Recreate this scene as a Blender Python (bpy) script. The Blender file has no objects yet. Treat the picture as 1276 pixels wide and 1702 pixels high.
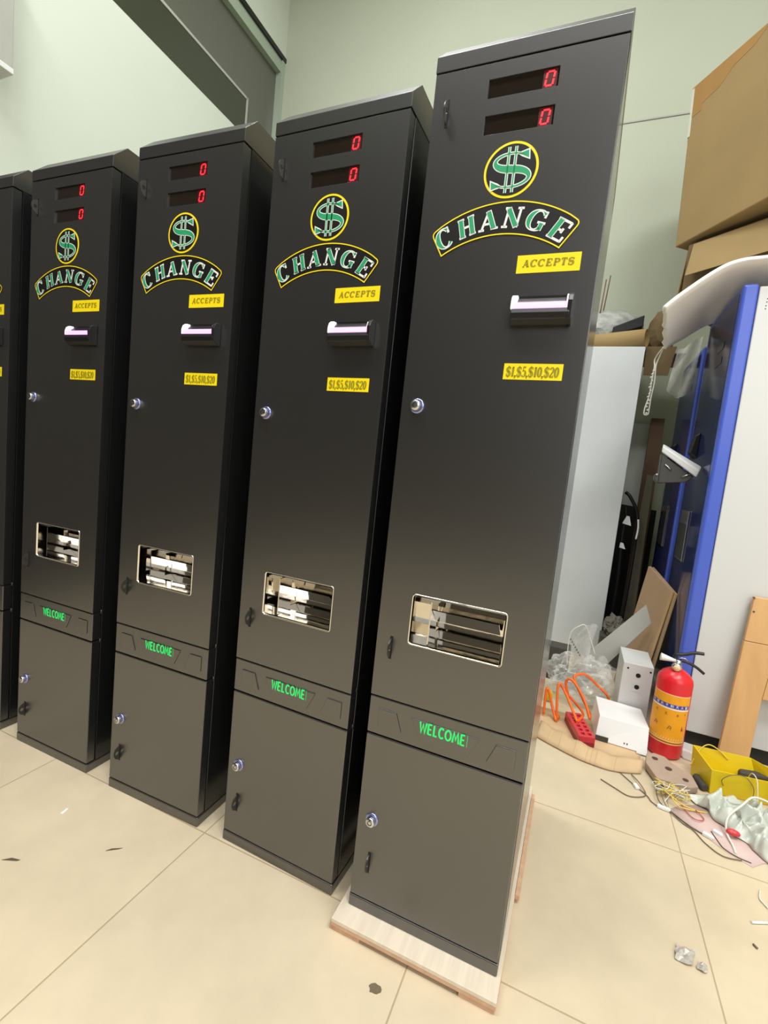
import bpy, bmesh, math, random
from mathutils import Vector, Matrix, noise
R_ = random.Random(7)
SC = bpy.context.scene
COL = SC.collection
PI = math.pi

# ------------------------------------------------------------------ materials
def lin(c):
    return c / 12.92 if c <= .04045 else ((c + .055) / 1.055) ** 2.4
def srgb(r, g, b):
    return (lin(r / 255), lin(g / 255), lin(b / 255), 1)
MATS = {}
def mat(name, rgb, rough=.5, metal=0., spec=.5, vary=0., vscale=8., bump=0., bscale=60., emit=None, estr=0., alpha=None, coat=0.):
    m = bpy.data.materials.new(name); m.use_nodes = True
    nt = m.node_tree; b = nt.nodes['Principled BSDF']
    c = srgb(*rgb)
    b.inputs['Base Color'].default_value = c
    b.inputs['Roughness'].default_value = rough
    b.inputs['Metallic'].default_value = metal
    b.inputs['Specular IOR Level'].default_value = spec
    b.inputs['Coat Weight'].default_value = coat
    if emit:
        b.inputs['Emission Color'].default_value = srgb(*emit)
        b.inputs['Emission Strength'].default_value = estr
    tc = nt.nodes.new('ShaderNodeTexCoord')
    if vary > 0:
        n = nt.nodes.new('ShaderNodeTexNoise'); n.inputs['Scale'].default_value = vscale; n.inputs['Detail'].default_value = 5
        nt.links.new(tc.outputs['Object'], n.inputs['Vector'])
        r = nt.nodes.new('ShaderNodeValToRGB')
        r.color_ramp.elements[0].position = .3; r.color_ramp.elements[1].position = .7
        r.color_ramp.elements[0].color = tuple(x * (1 - vary) for x in c[:3]) + (1,)
        r.color_ramp.elements[1].color = tuple(min(1, x * (1 + vary)) for x in c[:3]) + (1,)
        nt.links.new(n.outputs['Fac'], r.inputs['Fac']); nt.links.new(r.outputs['Color'], b.inputs['Base Color'])
    if bump > 0:
        n2 = nt.nodes.new('ShaderNodeTexNoise'); n2.inputs['Scale'].default_value = bscale; n2.inputs['Detail'].default_value = 3
        nt.links.new(tc.outputs['Object'], n2.inputs['Vector'])
        bp = nt.nodes.new('ShaderNodeBump'); bp.inputs['Strength'].default_value = bump; bp.inputs['Distance'].default_value = .004
        nt.links.new(n2.outputs['Fac'], bp.inputs['Height']); nt.links.new(bp.outputs['Normal'], b.inputs['Normal'])
    if alpha is not None:
        tr = nt.nodes.new('ShaderNodeBsdfTransparent'); mx = nt.nodes.new('ShaderNodeMixShader')
        lw = nt.nodes.new('ShaderNodeLayerWeight'); lw.inputs['Blend'].default_value = .45
        n3 = nt.nodes.new('ShaderNodeTexNoise'); n3.inputs['Scale'].default_value = 14; n3.inputs['Detail'].default_value = 6
        nt.links.new(tc.outputs['Object'], n3.inputs['Vector'])
        ma = nt.nodes.new('ShaderNodeMath'); ma.operation = 'MULTIPLY_ADD'
        nt.links.new(n3.outputs['Fac'], ma.inputs[0]); ma.inputs[1].default_value = .5; ma.inputs[2].default_value = alpha - .25
        mb = nt.nodes.new('ShaderNodeMath'); mb.operation = 'MULTIPLY_ADD'; mb.use_clamp = True
        nt.links.new(lw.outputs['Facing'], mb.inputs[0]); mb.inputs[1].default_value = .55
        nt.links.new(ma.outputs[0], mb.inputs[2])
        nt.links.new(mb.outputs[0], mx.inputs[0]); nt.links.new(tr.outputs[0], mx.inputs[1]); nt.links.new(b.outputs[0], mx.inputs[2])
        nt.links.new(mx.outputs[0], nt.nodes['Material Output'].inputs['Surface'])
    MATS[name] = m
    return m

BLACK = mat('black_powder_coat', (26, 26, 26), rough=.31, spec=1.0, bump=.04, bscale=900)
BLACK.node_tree.nodes['Principled BSDF'].inputs['IOR'].default_value = 1.78
BLACKS = mat('black_gloss_coat', (24, 25, 25), rough=.15, spec=.9)
BLACKP = mat('black_plastic', (24, 24, 25), rough=.35)
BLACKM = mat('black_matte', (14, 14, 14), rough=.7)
STICKB = mat('sticker_black', (16, 13, 11), rough=.45)
YEL = mat('sticker_yellow', (252, 226, 10), rough=.5, emit=(252, 226, 10), estr=0.)
OLIVE = mat('sticker_olive_print', (150, 140, 20), rough=.55)
GREENP = mat('sticker_green_print', (38, 160, 105), rough=.5)
WHITEP = mat('sticker_white_print', (236, 240, 236), rough=.5)
LEDG = mat('welcome_green_light', (10, 150, 70), rough=.5, emit=(40, 225, 105), estr=.85)
LEDR = mat('red_led_segment', (255, 30, 40), rough=.4, emit=(255, 40, 50), estr=2.2)
LEDRB = mat('red_led_glow_backing', (60, 4, 8), rough=.4, emit=(170, 0, 14), estr=.07)  # glow around the lit digit, put in as a faint red plate
DISP = mat('smoked_display_window', (32, 24, 18), rough=.16)
CHROME = mat('polished_steel', (226, 222, 214), rough=.07, metal=1, bump=.12, bscale=14)
CHROMER = mat('brushed_steel', (205, 205, 208), rough=.25, metal=1)
LOCKB = mat('lock_rim_blue_film', (150, 156, 205), rough=.15, metal=.85)
BEZ = mat('bezel_glow_white', (240, 232, 240), rough=.35, emit=(250, 225, 250), estr=.75)
BEZP = mat('bezel_glow_pink', (240, 190, 240), rough=.35, emit=(245, 160, 250), estr=1.0)
HASP = mat('hasp_steel_dark', (78, 77, 73), rough=.34, metal=.6)
CARD = mat('cardboard_brown', (148, 124, 80), rough=.8, vary=.06, vscale=4)
CARDD = mat('cardboard_dark', (112, 92, 62), rough=.85, vary=.08)  # on cardboard_sheet this darker brown carries the shade below the foam
CARDF = mat('cardboard_floor', (208, 178, 138), rough=.8, vary=.08, vscale=10)
CARDK = mat('cardboard_pinkish', (172, 150, 132), rough=.85, vary=.08, vscale=12)
TAPE = mat('packing_tape_brown', (160, 122, 72), rough=.3, vary=.05)
PLY = mat('plywood_pale', (226, 212, 190), rough=.7)
PLYE = mat('plywood_edge_pink', (206, 168, 136), rough=.75, vary=.12, vscale=40)
WOOD = mat('pine_board_orange', (214, 168, 112), rough=.65)
MDF = mat('mdf_brown', (168, 138, 108), rough=.75, vary=.05)
MDFE = mat('mdf_edge', (224, 192, 140), rough=.7, vary=.08)
PLANKB = mat('plank_dark_brown', (104, 78, 54), rough=.7, vary=.1)
PLANKO = mat('plank_olive', (92, 88, 68), rough=.75, vary=.1)
WHITEM = mat('white_painted_metal', (208, 209, 207), rough=.35)
WHITEC = mat('white_cabinet_metal', (200, 205, 205), rough=.24, vary=.05, vscale=3)
WHITEF = mat('white_foam', (236, 232, 228), rough=.85, bump=.15, bscale=90)
BLUE = mat('blue_paint', (72, 96, 196), rough=.3)
BLUESH = mat('blue_paint_in_shade', (34, 46, 92), rough=.12, spec=.7)  # the door's blue paint with its shade put into the colour
NAVYD = mat('navy_dark_window', (20, 26, 44), rough=.2)
BUBBLE = mat('bubble_wrap_film', (226, 226, 220), rough=.3, alpha=.27)
BAGM = mat('clear_plastic_film', (236, 238, 236), rough=.12, spec=1.0, alpha=.14, bump=.35, bscale=22)
FILMG = mat('grey_stretch_film', (150, 152, 146), rough=.35, bump=.4, bscale=30, vary=.25, vscale=14)
RED = mat('red_enamel', (222, 34, 46), rough=.3, vary=.04)
REDD = mat('red_plastic', (214, 62, 70), rough=.35)
REDK = mat('red_plastic_dark', (150, 32, 40), rough=.45)
ORANGE = mat('orange_cable', (244, 112, 34), rough=.45)
LABO = mat('label_orange', (240, 164, 26), rough=.5, vary=.06, vscale=20)
LABC = mat('label_cream', (246, 212, 168), rough=.5)
LABB = mat('label_blue', (52, 66, 168), rough=.5)
LABW = mat('label_white', (240, 232, 226), rough=.5)
LABK = mat('label_brown_print', (120, 66, 18), rough=.5)
YELB = mat('yellow_plastic', (228, 200, 24), rough=.4)
YELW = mat('yellow_wire', (226, 196, 90), rough=.5)
GREYW = mat('grey_brown_wire', (118, 100, 84), rough=.5)
DARKW = mat('dark_wire', (88, 72, 64), rough=.5)
REDW = mat('red_wire', (196, 80, 74), rough=.5)
WHITEW = mat('white_string', (228, 226, 216), rough=.6)
CLOTH = mat('grey_film_cloth', (204, 208, 197), rough=.26, vary=.1, vscale=16, bump=.3, bscale=40)
PINKF = mat('pink_sheet', (214, 186, 178), rough=.5, vary=.05)
GLASSD = mat('dark_window_glass', (88, 90, 80), rough=.2, spec=.6)
GLASSE = mat('pale_glass_edge', (150, 164, 146), rough=.3)
GREYP = mat('grey_panel', (158, 158, 150), rough=.5, vary=.04)
GREYL = mat('light_grey_board', (186, 190, 182), rough=.6, vary=.04)
MILKY = mat('milky_plastic', (216, 212, 206), rough=.35)
WALLB = mat('wall_paint_greenish', (172, 178, 159), rough=.7, vary=.02, vscale=2)
WALLL = mat('wall_paint_white', (192, 199, 186), rough=.7, vary=.015, vscale=2)
CEIL = mat('ceiling_paint', (196, 198, 186), rough=.9)
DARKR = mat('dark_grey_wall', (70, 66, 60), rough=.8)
HOSE = mat('black_hose', (26, 22, 20), rough=.4)
SILK = mat('rag_grey', (108, 104, 92), rough=.85, vary=.15)

def wood_grain(m, scale=(3, 40, 3), dark=.8):
    nt = m.node_tree; b = nt.nodes['Principled BSDF']; c = tuple(b.inputs['Base Color'].default_value)
    tc = nt.nodes.new('ShaderNodeTexCoord'); mp = nt.nodes.new('ShaderNodeMapping'); mp.inputs['Scale'].default_value = scale
    n = nt.nodes.new('ShaderNodeTexNoise'); n.inputs['Scale'].default_value = 1.5; n.inputs['Detail'].default_value = 8
    r = nt.nodes.new('ShaderNodeValToRGB'); r.color_ramp.elements[0].position = .3; r.color_ramp.elements[1].position = .62
    r.color_ramp.elements[0].color = tuple(x * dark for x in c[:3]) + (1,); r.color_ramp.elements[1].color = c
    nt.links.new(tc.outputs['Object'], mp.inputs['Vector']); nt.links.new(mp.outputs[0], n.inputs['Vector'])
    nt.links.new(n.outputs['Fac'], r.inputs['Fac']); nt.links.new(r.outputs['Color'], b.inputs['Base Color'])
wood_grain(PLY, (60, 4, 8), .88); wood_grain(WOOD, (14, 14, 2.2), .84)

def floor_material():
    m = bpy.data.materials.new('glazed_floor_tiles'); m.use_nodes = True
    nt = m.node_tree; b = nt.nodes['Principled BSDF']; L = nt.links.new
    tc = nt.nodes.new('ShaderNodeTexCoord')
    mp = nt.nodes.new('ShaderNodeMapping'); mp.inputs['Location'].default_value = (.475 + .648 * 20, -.027 + .655 * 20, 0)
    L(tc.outputs['Object'], mp.inputs['Vector'])
    br = nt.nodes.new('ShaderNodeTexBrick'); br.offset = 0; br.squash = 1
    br.inputs['Scale'].default_value = 1; br.inputs['Brick Width'].default_value = .648; br.inputs['Row Height'].default_value = .655
    br.inputs['Mortar Size'].default_value = .0022; br.inputs['Mortar Smooth'].default_value = .3; br.inputs['Bias'].default_value = 0
    c1, c2 = srgb(224, 207, 176), srgb(219, 203, 174)
    br.inputs['Color1'].default_value = c1; br.inputs['Color2'].default_value = c2; br.inputs['Mortar'].default_value = srgb(184, 164, 132)
    L(mp.outputs[0], br.inputs['Vector'])
    n = nt.nodes.new('ShaderNodeTexNoise'); n.inputs['Scale'].default_value = 3.2; n.inputs['Detail'].default_value = 8; n.inputs['Roughness'].default_value = .62
    L(tc.outputs['Object'], n.inputs['Vector'])
    r = nt.nodes.new('ShaderNodeValToRGB'); r.color_ramp.elements[0].position = .3; r.color_ramp.elements[1].position = .68
    r.color_ramp.elements[0].color = (.80, .80, .79, 1); r.color_ramp.elements[1].color = (1, 1, 1, 1)
    L(n.outputs['Fac'], r.inputs['Fac'])
    mx = nt.nodes.new('ShaderNodeMix'); mx.data_type = 'RGBA'; mx.blend_type = 'MULTIPLY'; mx.inputs[0].default_value = .85
    L(br.outputs['Color'], mx.inputs[6]); L(r.outputs['Color'], mx.inputs[7])
    # fine dirt specks
    n2 = nt.nodes.new('ShaderNodeTexNoise'); n2.inputs['Scale'].default_value = 34; n2.inputs['Detail'].default_value = 6; n2.inputs['Roughness'].default_value = .7
    L(tc.outputs['Object'], n2.inputs['Vector'])
    r2 = nt.nodes.new('ShaderNodeValToRGB'); r2.color_ramp.elements[0].position = .70; r2.color_ramp.elements[1].position = .76
    r2.color_ramp.elements[0].color = (0, 0, 0, 1); r2.color_ramp.elements[1].color = (.45, .45, .45, 1)
    L(n2.outputs['Fac'], r2.inputs['Fac'])
    mx2 = nt.nodes.new('ShaderNodeMix'); mx2.data_type = 'RGBA'
    L(r2.outputs['Color'], mx2.inputs[0]); L(mx.outputs[2], mx2.inputs[6]); mx2.inputs[7].default_value = srgb(140, 124, 100)
    L(mx2.outputs[2], b.inputs['Base Color'])
    b.inputs['Roughness'].default_value = .32; b.inputs['Specular IOR Level'].default_value = .45
    bp = nt.nodes.new('ShaderNodeBump'); bp.inputs['Strength'].default_value = .25; bp.inputs['Distance'].default_value = .002; bp.invert = True
    L(br.outputs['Fac'], bp.inputs['Height']); L(bp.outputs['Normal'], b.inputs['Normal'])
    return m
FLOORM = floor_material()

# ------------------------------------------------------------------ mesh helpers
class MB:
    """collects shapes and links them as one mesh object"""
    def __init__(self): self.bm = bmesh.new()
    def face(self, pts):
        vs = [self.bm.verts.new(p) for p in pts]
        return self.bm.faces.new(vs)
    def box(self, x0, x1, y0, y1, z0, z1, M=None):
        P = [(x0, y0, z0), (x1, y0, z0), (x1, y1, z0), (x0, y1, z0), (x0, y0, z1), (x1, y0, z1), (x1, y1, z1), (x0, y1, z1)]
        v = [self.bm.verts.new(M @ Vector(p) if M else p) for p in P]
        for f in ((3, 2, 1, 0), (4, 5, 6, 7), (0, 1, 5, 4), (1, 2, 6, 5), (2, 3, 7, 6), (3, 0, 4, 7)):
            self.bm.faces.new([v[i] for i in f])
        return self
    def hexa(self, P):
        """eight corners: bottom four then top four, both counter-clockwise"""
        v = [self.bm.verts.new(p) for p in P]
        for f in ((3, 2, 1, 0), (4, 5, 6, 7), (0, 1, 5, 4), (1, 2, 6, 5), (2, 3, 7, 6), (3, 0, 4, 7)):
            self.bm.faces.new([v[i] for i in f])
        return self
    def prism(self, poly, d):
        """poly: list of 3D points (planar), extruded by vector d"""
        d = Vector(d)
        a = [self.bm.verts.new(p) for p in poly]; b = [self.bm.verts.new(Vector(p) + d) for p in poly]
        self.bm.faces.new(a); self.bm.faces.new(list(reversed(b)))
        n = len(a)
        for i in range(n):
            self.bm.faces.new([a[(i + 1) % n], a[i], b[i], b[(i + 1) % n]])
        return self
    def tube(self, pts, r, seg=8, smooth=True, cap=True):
        pts = [Vector(p) for p in pts]
        if smooth and len(pts) > 2: pts = spline(pts)
        rs = r if isinstance(r, (list, tuple)) else [r] * len(pts)
        if len(rs) != len(pts): rs = [rs[0]] * len(pts)
        rings = []; up = Vector((0, 0, 1)); prev = None
        for i, p in enumerate(pts):
            t = (pts[min(i + 1, len(pts) - 1)] - pts[max(i - 1, 0)])
            if t.length < 1e-9: t = Vector((0, 0, 1))
            t.normalize()
            if prev is None:
                a = t.cross(up)
                if a.length < .1: a = t.cross(Vector((1, 0, 0)))
            else:
                a = prev - t * prev.dot(t)
                if a.length < 1e-6: a = t.cross(up)
            a.normalize(); prev = a; b = t.cross(a)
            rings.append([self.bm.verts.new(p + (a * math.cos(k * 2 * PI / seg) + b * math.sin(k * 2 * PI / seg)) * rs[i]) for k in range(seg)])
        for A, B in zip(rings, rings[1:]):
            for k in range(seg):
                f = self.bm.faces.new([A[k], A[(k + 1) % seg], B[(k + 1) % seg], B[k]]); f.smooth = True
        if cap:
            self.bm.faces.new(list(reversed(rings[0]))); self.bm.faces.new(rings[-1])
        return self
    def lathe(self, prof, c=(0, 0, 0), axis=(0, 0, 1), seg=32, smooth=True):
        """prof: list of (radius, height) along axis"""
        ax = Vector(axis).normalized(); u = ax.cross(Vector((0, 0, 1)))
        if u.length < .1: u = ax.cross(Vector((0, 1, 0)))
        u.normalize(); w = ax.cross(u); c = Vector(c)
        rings = []
        for r, h in prof:
            if r < 1e-6: rings.append([self.bm.verts.new(c + ax * h)])
            else: rings.append([self.bm.verts.new(c + ax * h + (u * math.cos(k * 2 * PI / seg) + w * math.sin(k * 2 * PI / seg)) * r) for k in range(seg)])
        for A, B in zip(rings, rings[1:]):
            for k in range(seg):
                a0, a1 = A[k % len(A)], A[(k + 1) % len(A)]; b0, b1 = B[k % len(B)], B[(k + 1) % len(B)]
                vs = []
                for v in (a0, a1, b1, b0):
                    if v not in vs: vs.append(v)
                if len(vs) > 2:
                    f = self.bm.faces.new(vs); f.smooth = smooth
        if len(rings[0]) > 1: self.bm.faces.new(list(reversed(rings[0])))
        if len(rings[-1]) > 1: self.bm.faces.new(rings[-1])
        return self
    def grid(self, rows, smooth=True):
        V = [[self.bm.verts.new(p) for p in r] for r in rows]
        for a, b in zip(V, V[1:]):
            for i in range(len(a) - 1):
                f = self.bm.faces.new([a[i], a[i + 1], b[i + 1], b[i]]); f.smooth = smooth
        return self
    def plate(self, x0, x1, z0, z1, y0, y1, holes=()):
        """slab in the xz plane with rectangular through-holes"""
        xs = sorted({x0, x1} | {h[0] for h in holes} | {h[1] for h in holes}); zs = sorted({z0, z1} | {h[2] for h in holes} | {h[3] for h in holes})
        nx, nz = len(xs) - 1, len(zs) - 1
        def solid(i, j):
            if i < 0 or j < 0 or i >= nx or j >= nz: return False
            cx, cz = (xs[i] + xs[i + 1]) / 2, (zs[j] + zs[j + 1]) / 2
            return not any(h[0] < cx < h[1] and h[2] < cz < h[3] for h in holes)
        F, B = {}, {}
        def vf(i, j):
            if (i, j) not in F: F[i, j] = self.bm.verts.new((xs[i], y0, zs[j]))
            return F[i, j]
        def vb(i, j):
            if (i, j) not in B: B[i, j] = self.bm.verts.new((xs[i], y1, zs[j]))
            return B[i, j]
        for i in range(nx):
            for j in range(nz):
                if not solid(i, j): continue
                self.bm.faces.new([vf(i, j), vf(i + 1, j), vf(i + 1, j + 1), vf(i, j + 1)])
                self.bm.faces.new([vb(i, j), vb(i, j + 1), vb(i + 1, j + 1), vb(i + 1, j)])
                if not solid(i - 1, j): self.bm.faces.new([vf(i, j), vf(i, j + 1), vb(i, j + 1), vb(i, j)])
                if not solid(i + 1, j): self.bm.faces.new([vf(i + 1, j), vb(i + 1, j), vb(i + 1, j + 1), vf(i + 1, j + 1)])
                if not solid(i, j - 1): self.bm.faces.new([vf(i, j), vb(i, j), vb(i + 1, j), vf(i + 1, j)])
                if not solid(i, j + 1): self.bm.faces.new([vf(i, j + 1), vf(i + 1, j + 1), vb(i + 1, j + 1), vb(i, j + 1)])
        return self
    def ribbon(self, pts, w, F, closed=False):
        """flat stroke through 2D pts with width(s) w, mapped to 3D by F(u, v)"""
        n = len(pts); ws = w if isinstance(w, (list, tuple)) else [w] * n
        P = [Vector((p[0], p[1])) for p in pts]; Lf, Rt = [], []
        for i in range(n):
            a = P[i - 1] if (i > 0 or closed) else None; b = P[(i + 1) % n] if (i < n - 1 or closed) else None
            d1 = (P[i] - a).normalized() if a is not None and (P[i] - a).length > 1e-9 else None
            d2 = (b - P[i]).normalized() if b is not None and (b - P[i]).length > 1e-9 else None
            d1 = d1 or d2; d2 = d2 or d1
            t = (d1 + d2); t = t.normalized() if t.length > 1e-6 else d1
            nn = Vector((-t.y, t.x)); k = 1 / max(.45, nn.dot(Vector((-d1.y, d1.x))))
            o = nn * (ws[i] / 2 * k); Lf.append(P[i] + o); Rt.append(P[i] - o)
        lv = [self.bm.verts.new(F(p.x, p.y)) for p in Lf]; rv = [self.bm.verts.new(F(p.x, p.y)) for p in Rt]
        for i in range(n if closed else n - 1):
            j = (i + 1) % n
            self.bm.faces.new([rv[i], rv[j], lv[j], lv[i]])
        return self
    def build(self, name, m, parent=None, bevel=0., seg=2, recalc=True, solid=0.):
        if recalc: bmesh.ops.recalc_face_normals(self.bm, faces=self.bm.faces[:])
        me = bpy.data.meshes.new(name); self.bm.to_mesh(me); self.bm.free()
        o = bpy.data.objects.new(name, me); COL.objects.link(o)
        for mm in (m if isinstance(m, list) else [m]): me.materials.append(mm)
        if parent: o.parent = parent
        if solid:
            md = o.modifiers.new('solid', 'SOLIDIFY'); md.thickness = solid; md.offset = 0
        if bevel:
            md = o.modifiers.new('bevel', 'BEVEL'); md.width = bevel; md.segments = seg; md.limit_method = 'ANGLE'; md.angle_limit = .6
        return o
def spline(pts, k=8):
    out = []
    for i in range(len(pts) - 1):
        p0, p1, p2, p3 = pts[max(i - 1, 0)], pts[i], pts[i + 1], pts[min(i + 2, len(pts) - 1)]
        for s in range(k):
            t = s / k
            out.append(.5 * ((2 * p1) + (p2 - p0) * t + (2 * p0 - 5 * p1 + 4 * p2 - p3) * t * t + (3 * p1 - p0 - 3 * p2 + p3) * t ** 3))
    out.append(pts[-1]); return out
def tag(o, label, cat, group=None, kind=None):
    o['label'] = label; o['category'] = cat
    if group: o['group'] = group
    if kind: o['kind'] = kind
    return o
def thing(name, label, cat, loc=(0, 0, 0), rz=0, group=None):
    o = bpy.data.objects.new(name, None); COL.objects.link(o); o.location = loc; o.rotation_euler = (0, 0, rz)
    o.empty_display_size = .05
    return tag(o, label, cat, group)
def struct(o): o['kind'] = 'structure'; return o
def arc(cx, cy, rx, ry, a0, a1, n=14):
    return [(cx + rx * math.cos(math.radians(a0 + (a1 - a0) * i / n)), cy + ry * math.sin(math.radians(a0 + (a1 - a0) * i / n))) for i in range(n + 1)]

# ------------------------------------------------------------------ lettering (drawn strokes)
def cw(pts, cx, T, t):      # calligraphic width: thick where the stroke runs upright
    ws = []
    for i in range(len(pts)):
        a, b = pts[max(i - 1, 0)], pts[min(i + 1, len(pts) - 1)]
        dx, dy = b[0] - a[0], b[1] - a[1]; l = math.hypot(dx, dy) or 1
        ws.append(t + (T - t) * (abs(dy) / l) ** 2)
    return ws
def s_curve(w=.72):
    c = w / 2
    up = arc(c, .735, c * .84, .235, 28, 262, 16); lo = arc(c, .255, c * .92, .255, 82, -155, 16)
    return up + lo
def serif_glyph(ch, T, t):
    S = []
    def st(pts, w): S.append((pts, w))
    def sf(x, y, h=.15): S.append(([(x - h, y), (x + h, y)], t))
    if ch == 'C' or ch == 'G':
        p = arc(.44, .5, .38, .47, 42, 318, 26); st(p, cw(p, 0, T, t)); st([(.76, .98), (.76, .66)], t)
        if ch == 'G': st([(.72, .06), (.72, .42)], T * .8); st([(.5, .42), (.9, .42)], t)
        return S, .86
    if ch == 'H':
        st([(.2, 0), (.2, 1)], T); st([(.74, 0), (.74, 1)], T); st([(.2, .5), (.74, .5)], t)
        for x in (.2, .74):
            for y in (.03, .97): sf(x, y, .18)
        return S, .94
    if ch == 'A':
        st([(.14, 0), (.46, 1)], t); st([(.44, 1), (.76, 0)], T); st([(.26, .32), (.66, .32)], t); sf(.14, .03, .14); sf(.78, .03, .18); return S, .92
    if ch == 'N':
        st([(.18, 0), (.18, 1)], t); st([(.16, .98), (.76, .02)], T); st([(.78, 0), (.78, 1)], t); sf(.16, .97, .15); sf(.18, .03); sf(.78, .97); return S, .94
    if ch == 'E':
        st([(.22, 0), (.22, 1)], T); st([(.05, .97), (.74, .97)], t); st([(.22, .5), (.55, .5)], t); st([(.05, .03), (.78, .03)], t)
        st([(.74, 1), (.74, .72)], t); st([(.78, 0), (.78, .28)], t); st([(.55, .38), (.55, .62)], t); return S, .84
    if ch == 'P':
        st([(.2, 0), (.2, 1)], T); p = [(.2, .97)] + arc(.46, .73, .26, .24, 90, -90, 12) + [(.2, .49)]; st(p, cw(p, 0, T, t)); sf(.2, .03, .17); sf(.16, .97, .13); return S, .78
    if ch == 'T':
        st([(.4, 0), (.4, 1)], T); st([(.05, .97), (.75, .97)], t); st([(.06, 1), (.06, .74)], t); st([(.74, 1), (.74, .74)], t); sf(.4, .03, .17); return S, .8
    if ch in 'S$':
        p = s_curve(); n = len(p); st(p, [t + (T - t) * math.sin(PI * i / (n - 1)) ** 2 for i in range(n)])
        st([(.66, .98), (.66, .7)], t); st([(.07, .02), (.07, .3)], t)
        if ch == '$': st([(.36, -.1), (.36, 1.1)], t)
        return S, .78
    if ch == '1': st([(.3, 0), (.3, 1)], T); st([(.1, .82), (.3, .98)], t); sf(.3, .03, .18); return S, .56
    if ch == '5': st([(.62, .97), (.2, .97)], T * .8); st([(.2, 1), (.16, .52)], t); p = arc(.34, .32, .3, .32, 128, -150, 18); st(p, cw(p, 0, T, t)); return S, .74
    if ch == '0': p = arc(.36, .5, .27, .48, 0, 360, 28); st(p, cw(p, 0, T, t)); return S, .74
    if ch == '2': p = arc(.35, .72, .27, .26, 170, -30, 16) + [(.1, .04)]; st(p, cw(p, 0, T, t)); st([(.08, .04), (.66, .04)], T * .7); st([(.66, 0), (.66, .2)], t); return S, .74
    if ch == ',': st([(.14, .1), (.06, -.16)], T * .7); st([(.1, .0), (.14, .12)], T); return S, .28
    return S, .4
def round_glyph(ch, T):
    D = {'W': [[(.02, 1), (.22, .02), (.46, .8), (.7, .02), (.9, 1)]], 'E': [[(.1, 1), (.08, 0)], [(.08, .96), (.56, .98)], [(.08, .52), (.5, .52)], [(.08, .04), (.58, .04)]],
         'L': [[(.1, 1), (.08, .04), (.52, .04)]], 'C': [arc(.4, .5, .33, .47, 45, 315, 18)], 'O': [arc(.42, .5, .36, .46, 0, 360, 24)],
         'M': [[(.05, 0), (.18, .98), (.44, .3), (.7, .98), (.84, 0)]]}
    W = {'W': .98, 'E': .68, 'L': .62, 'C': .76, 'O': .88, 'M': .94}
    return [(p, T) for p in D[ch]], W[ch]
def layout(s, glyph, gap=.08):
    x = 0; out = []
    for ch in s:
        g, w = glyph(ch)
        out += [([(px + x, py) for px, py in p], wd) for p, wd in g]; x += w + gap
    return out, x - gap
def scale_w(w, k, add=0.):
    return [max(0, a * k + add) for a in w] if isinstance(w, list) else max(0, w * k + add)
def write(mb, s, glyph, x0, x1, z0, z1, y, gap=.08, slant=0., add=0.):
    st, w = layout(s, glyph, gap); kx, kz = (x1 - x0) / w, z1 - z0; k = (kx + kz) / 2
    F = lambda u, v: (u, y, v)
    for p, wd in st:
        mb.ribbon([(x0 + a * kx + slant * b * kz, z0 + b * kz) for a, b in p], scale_w(wd, k, add), F)
    return mb

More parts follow.
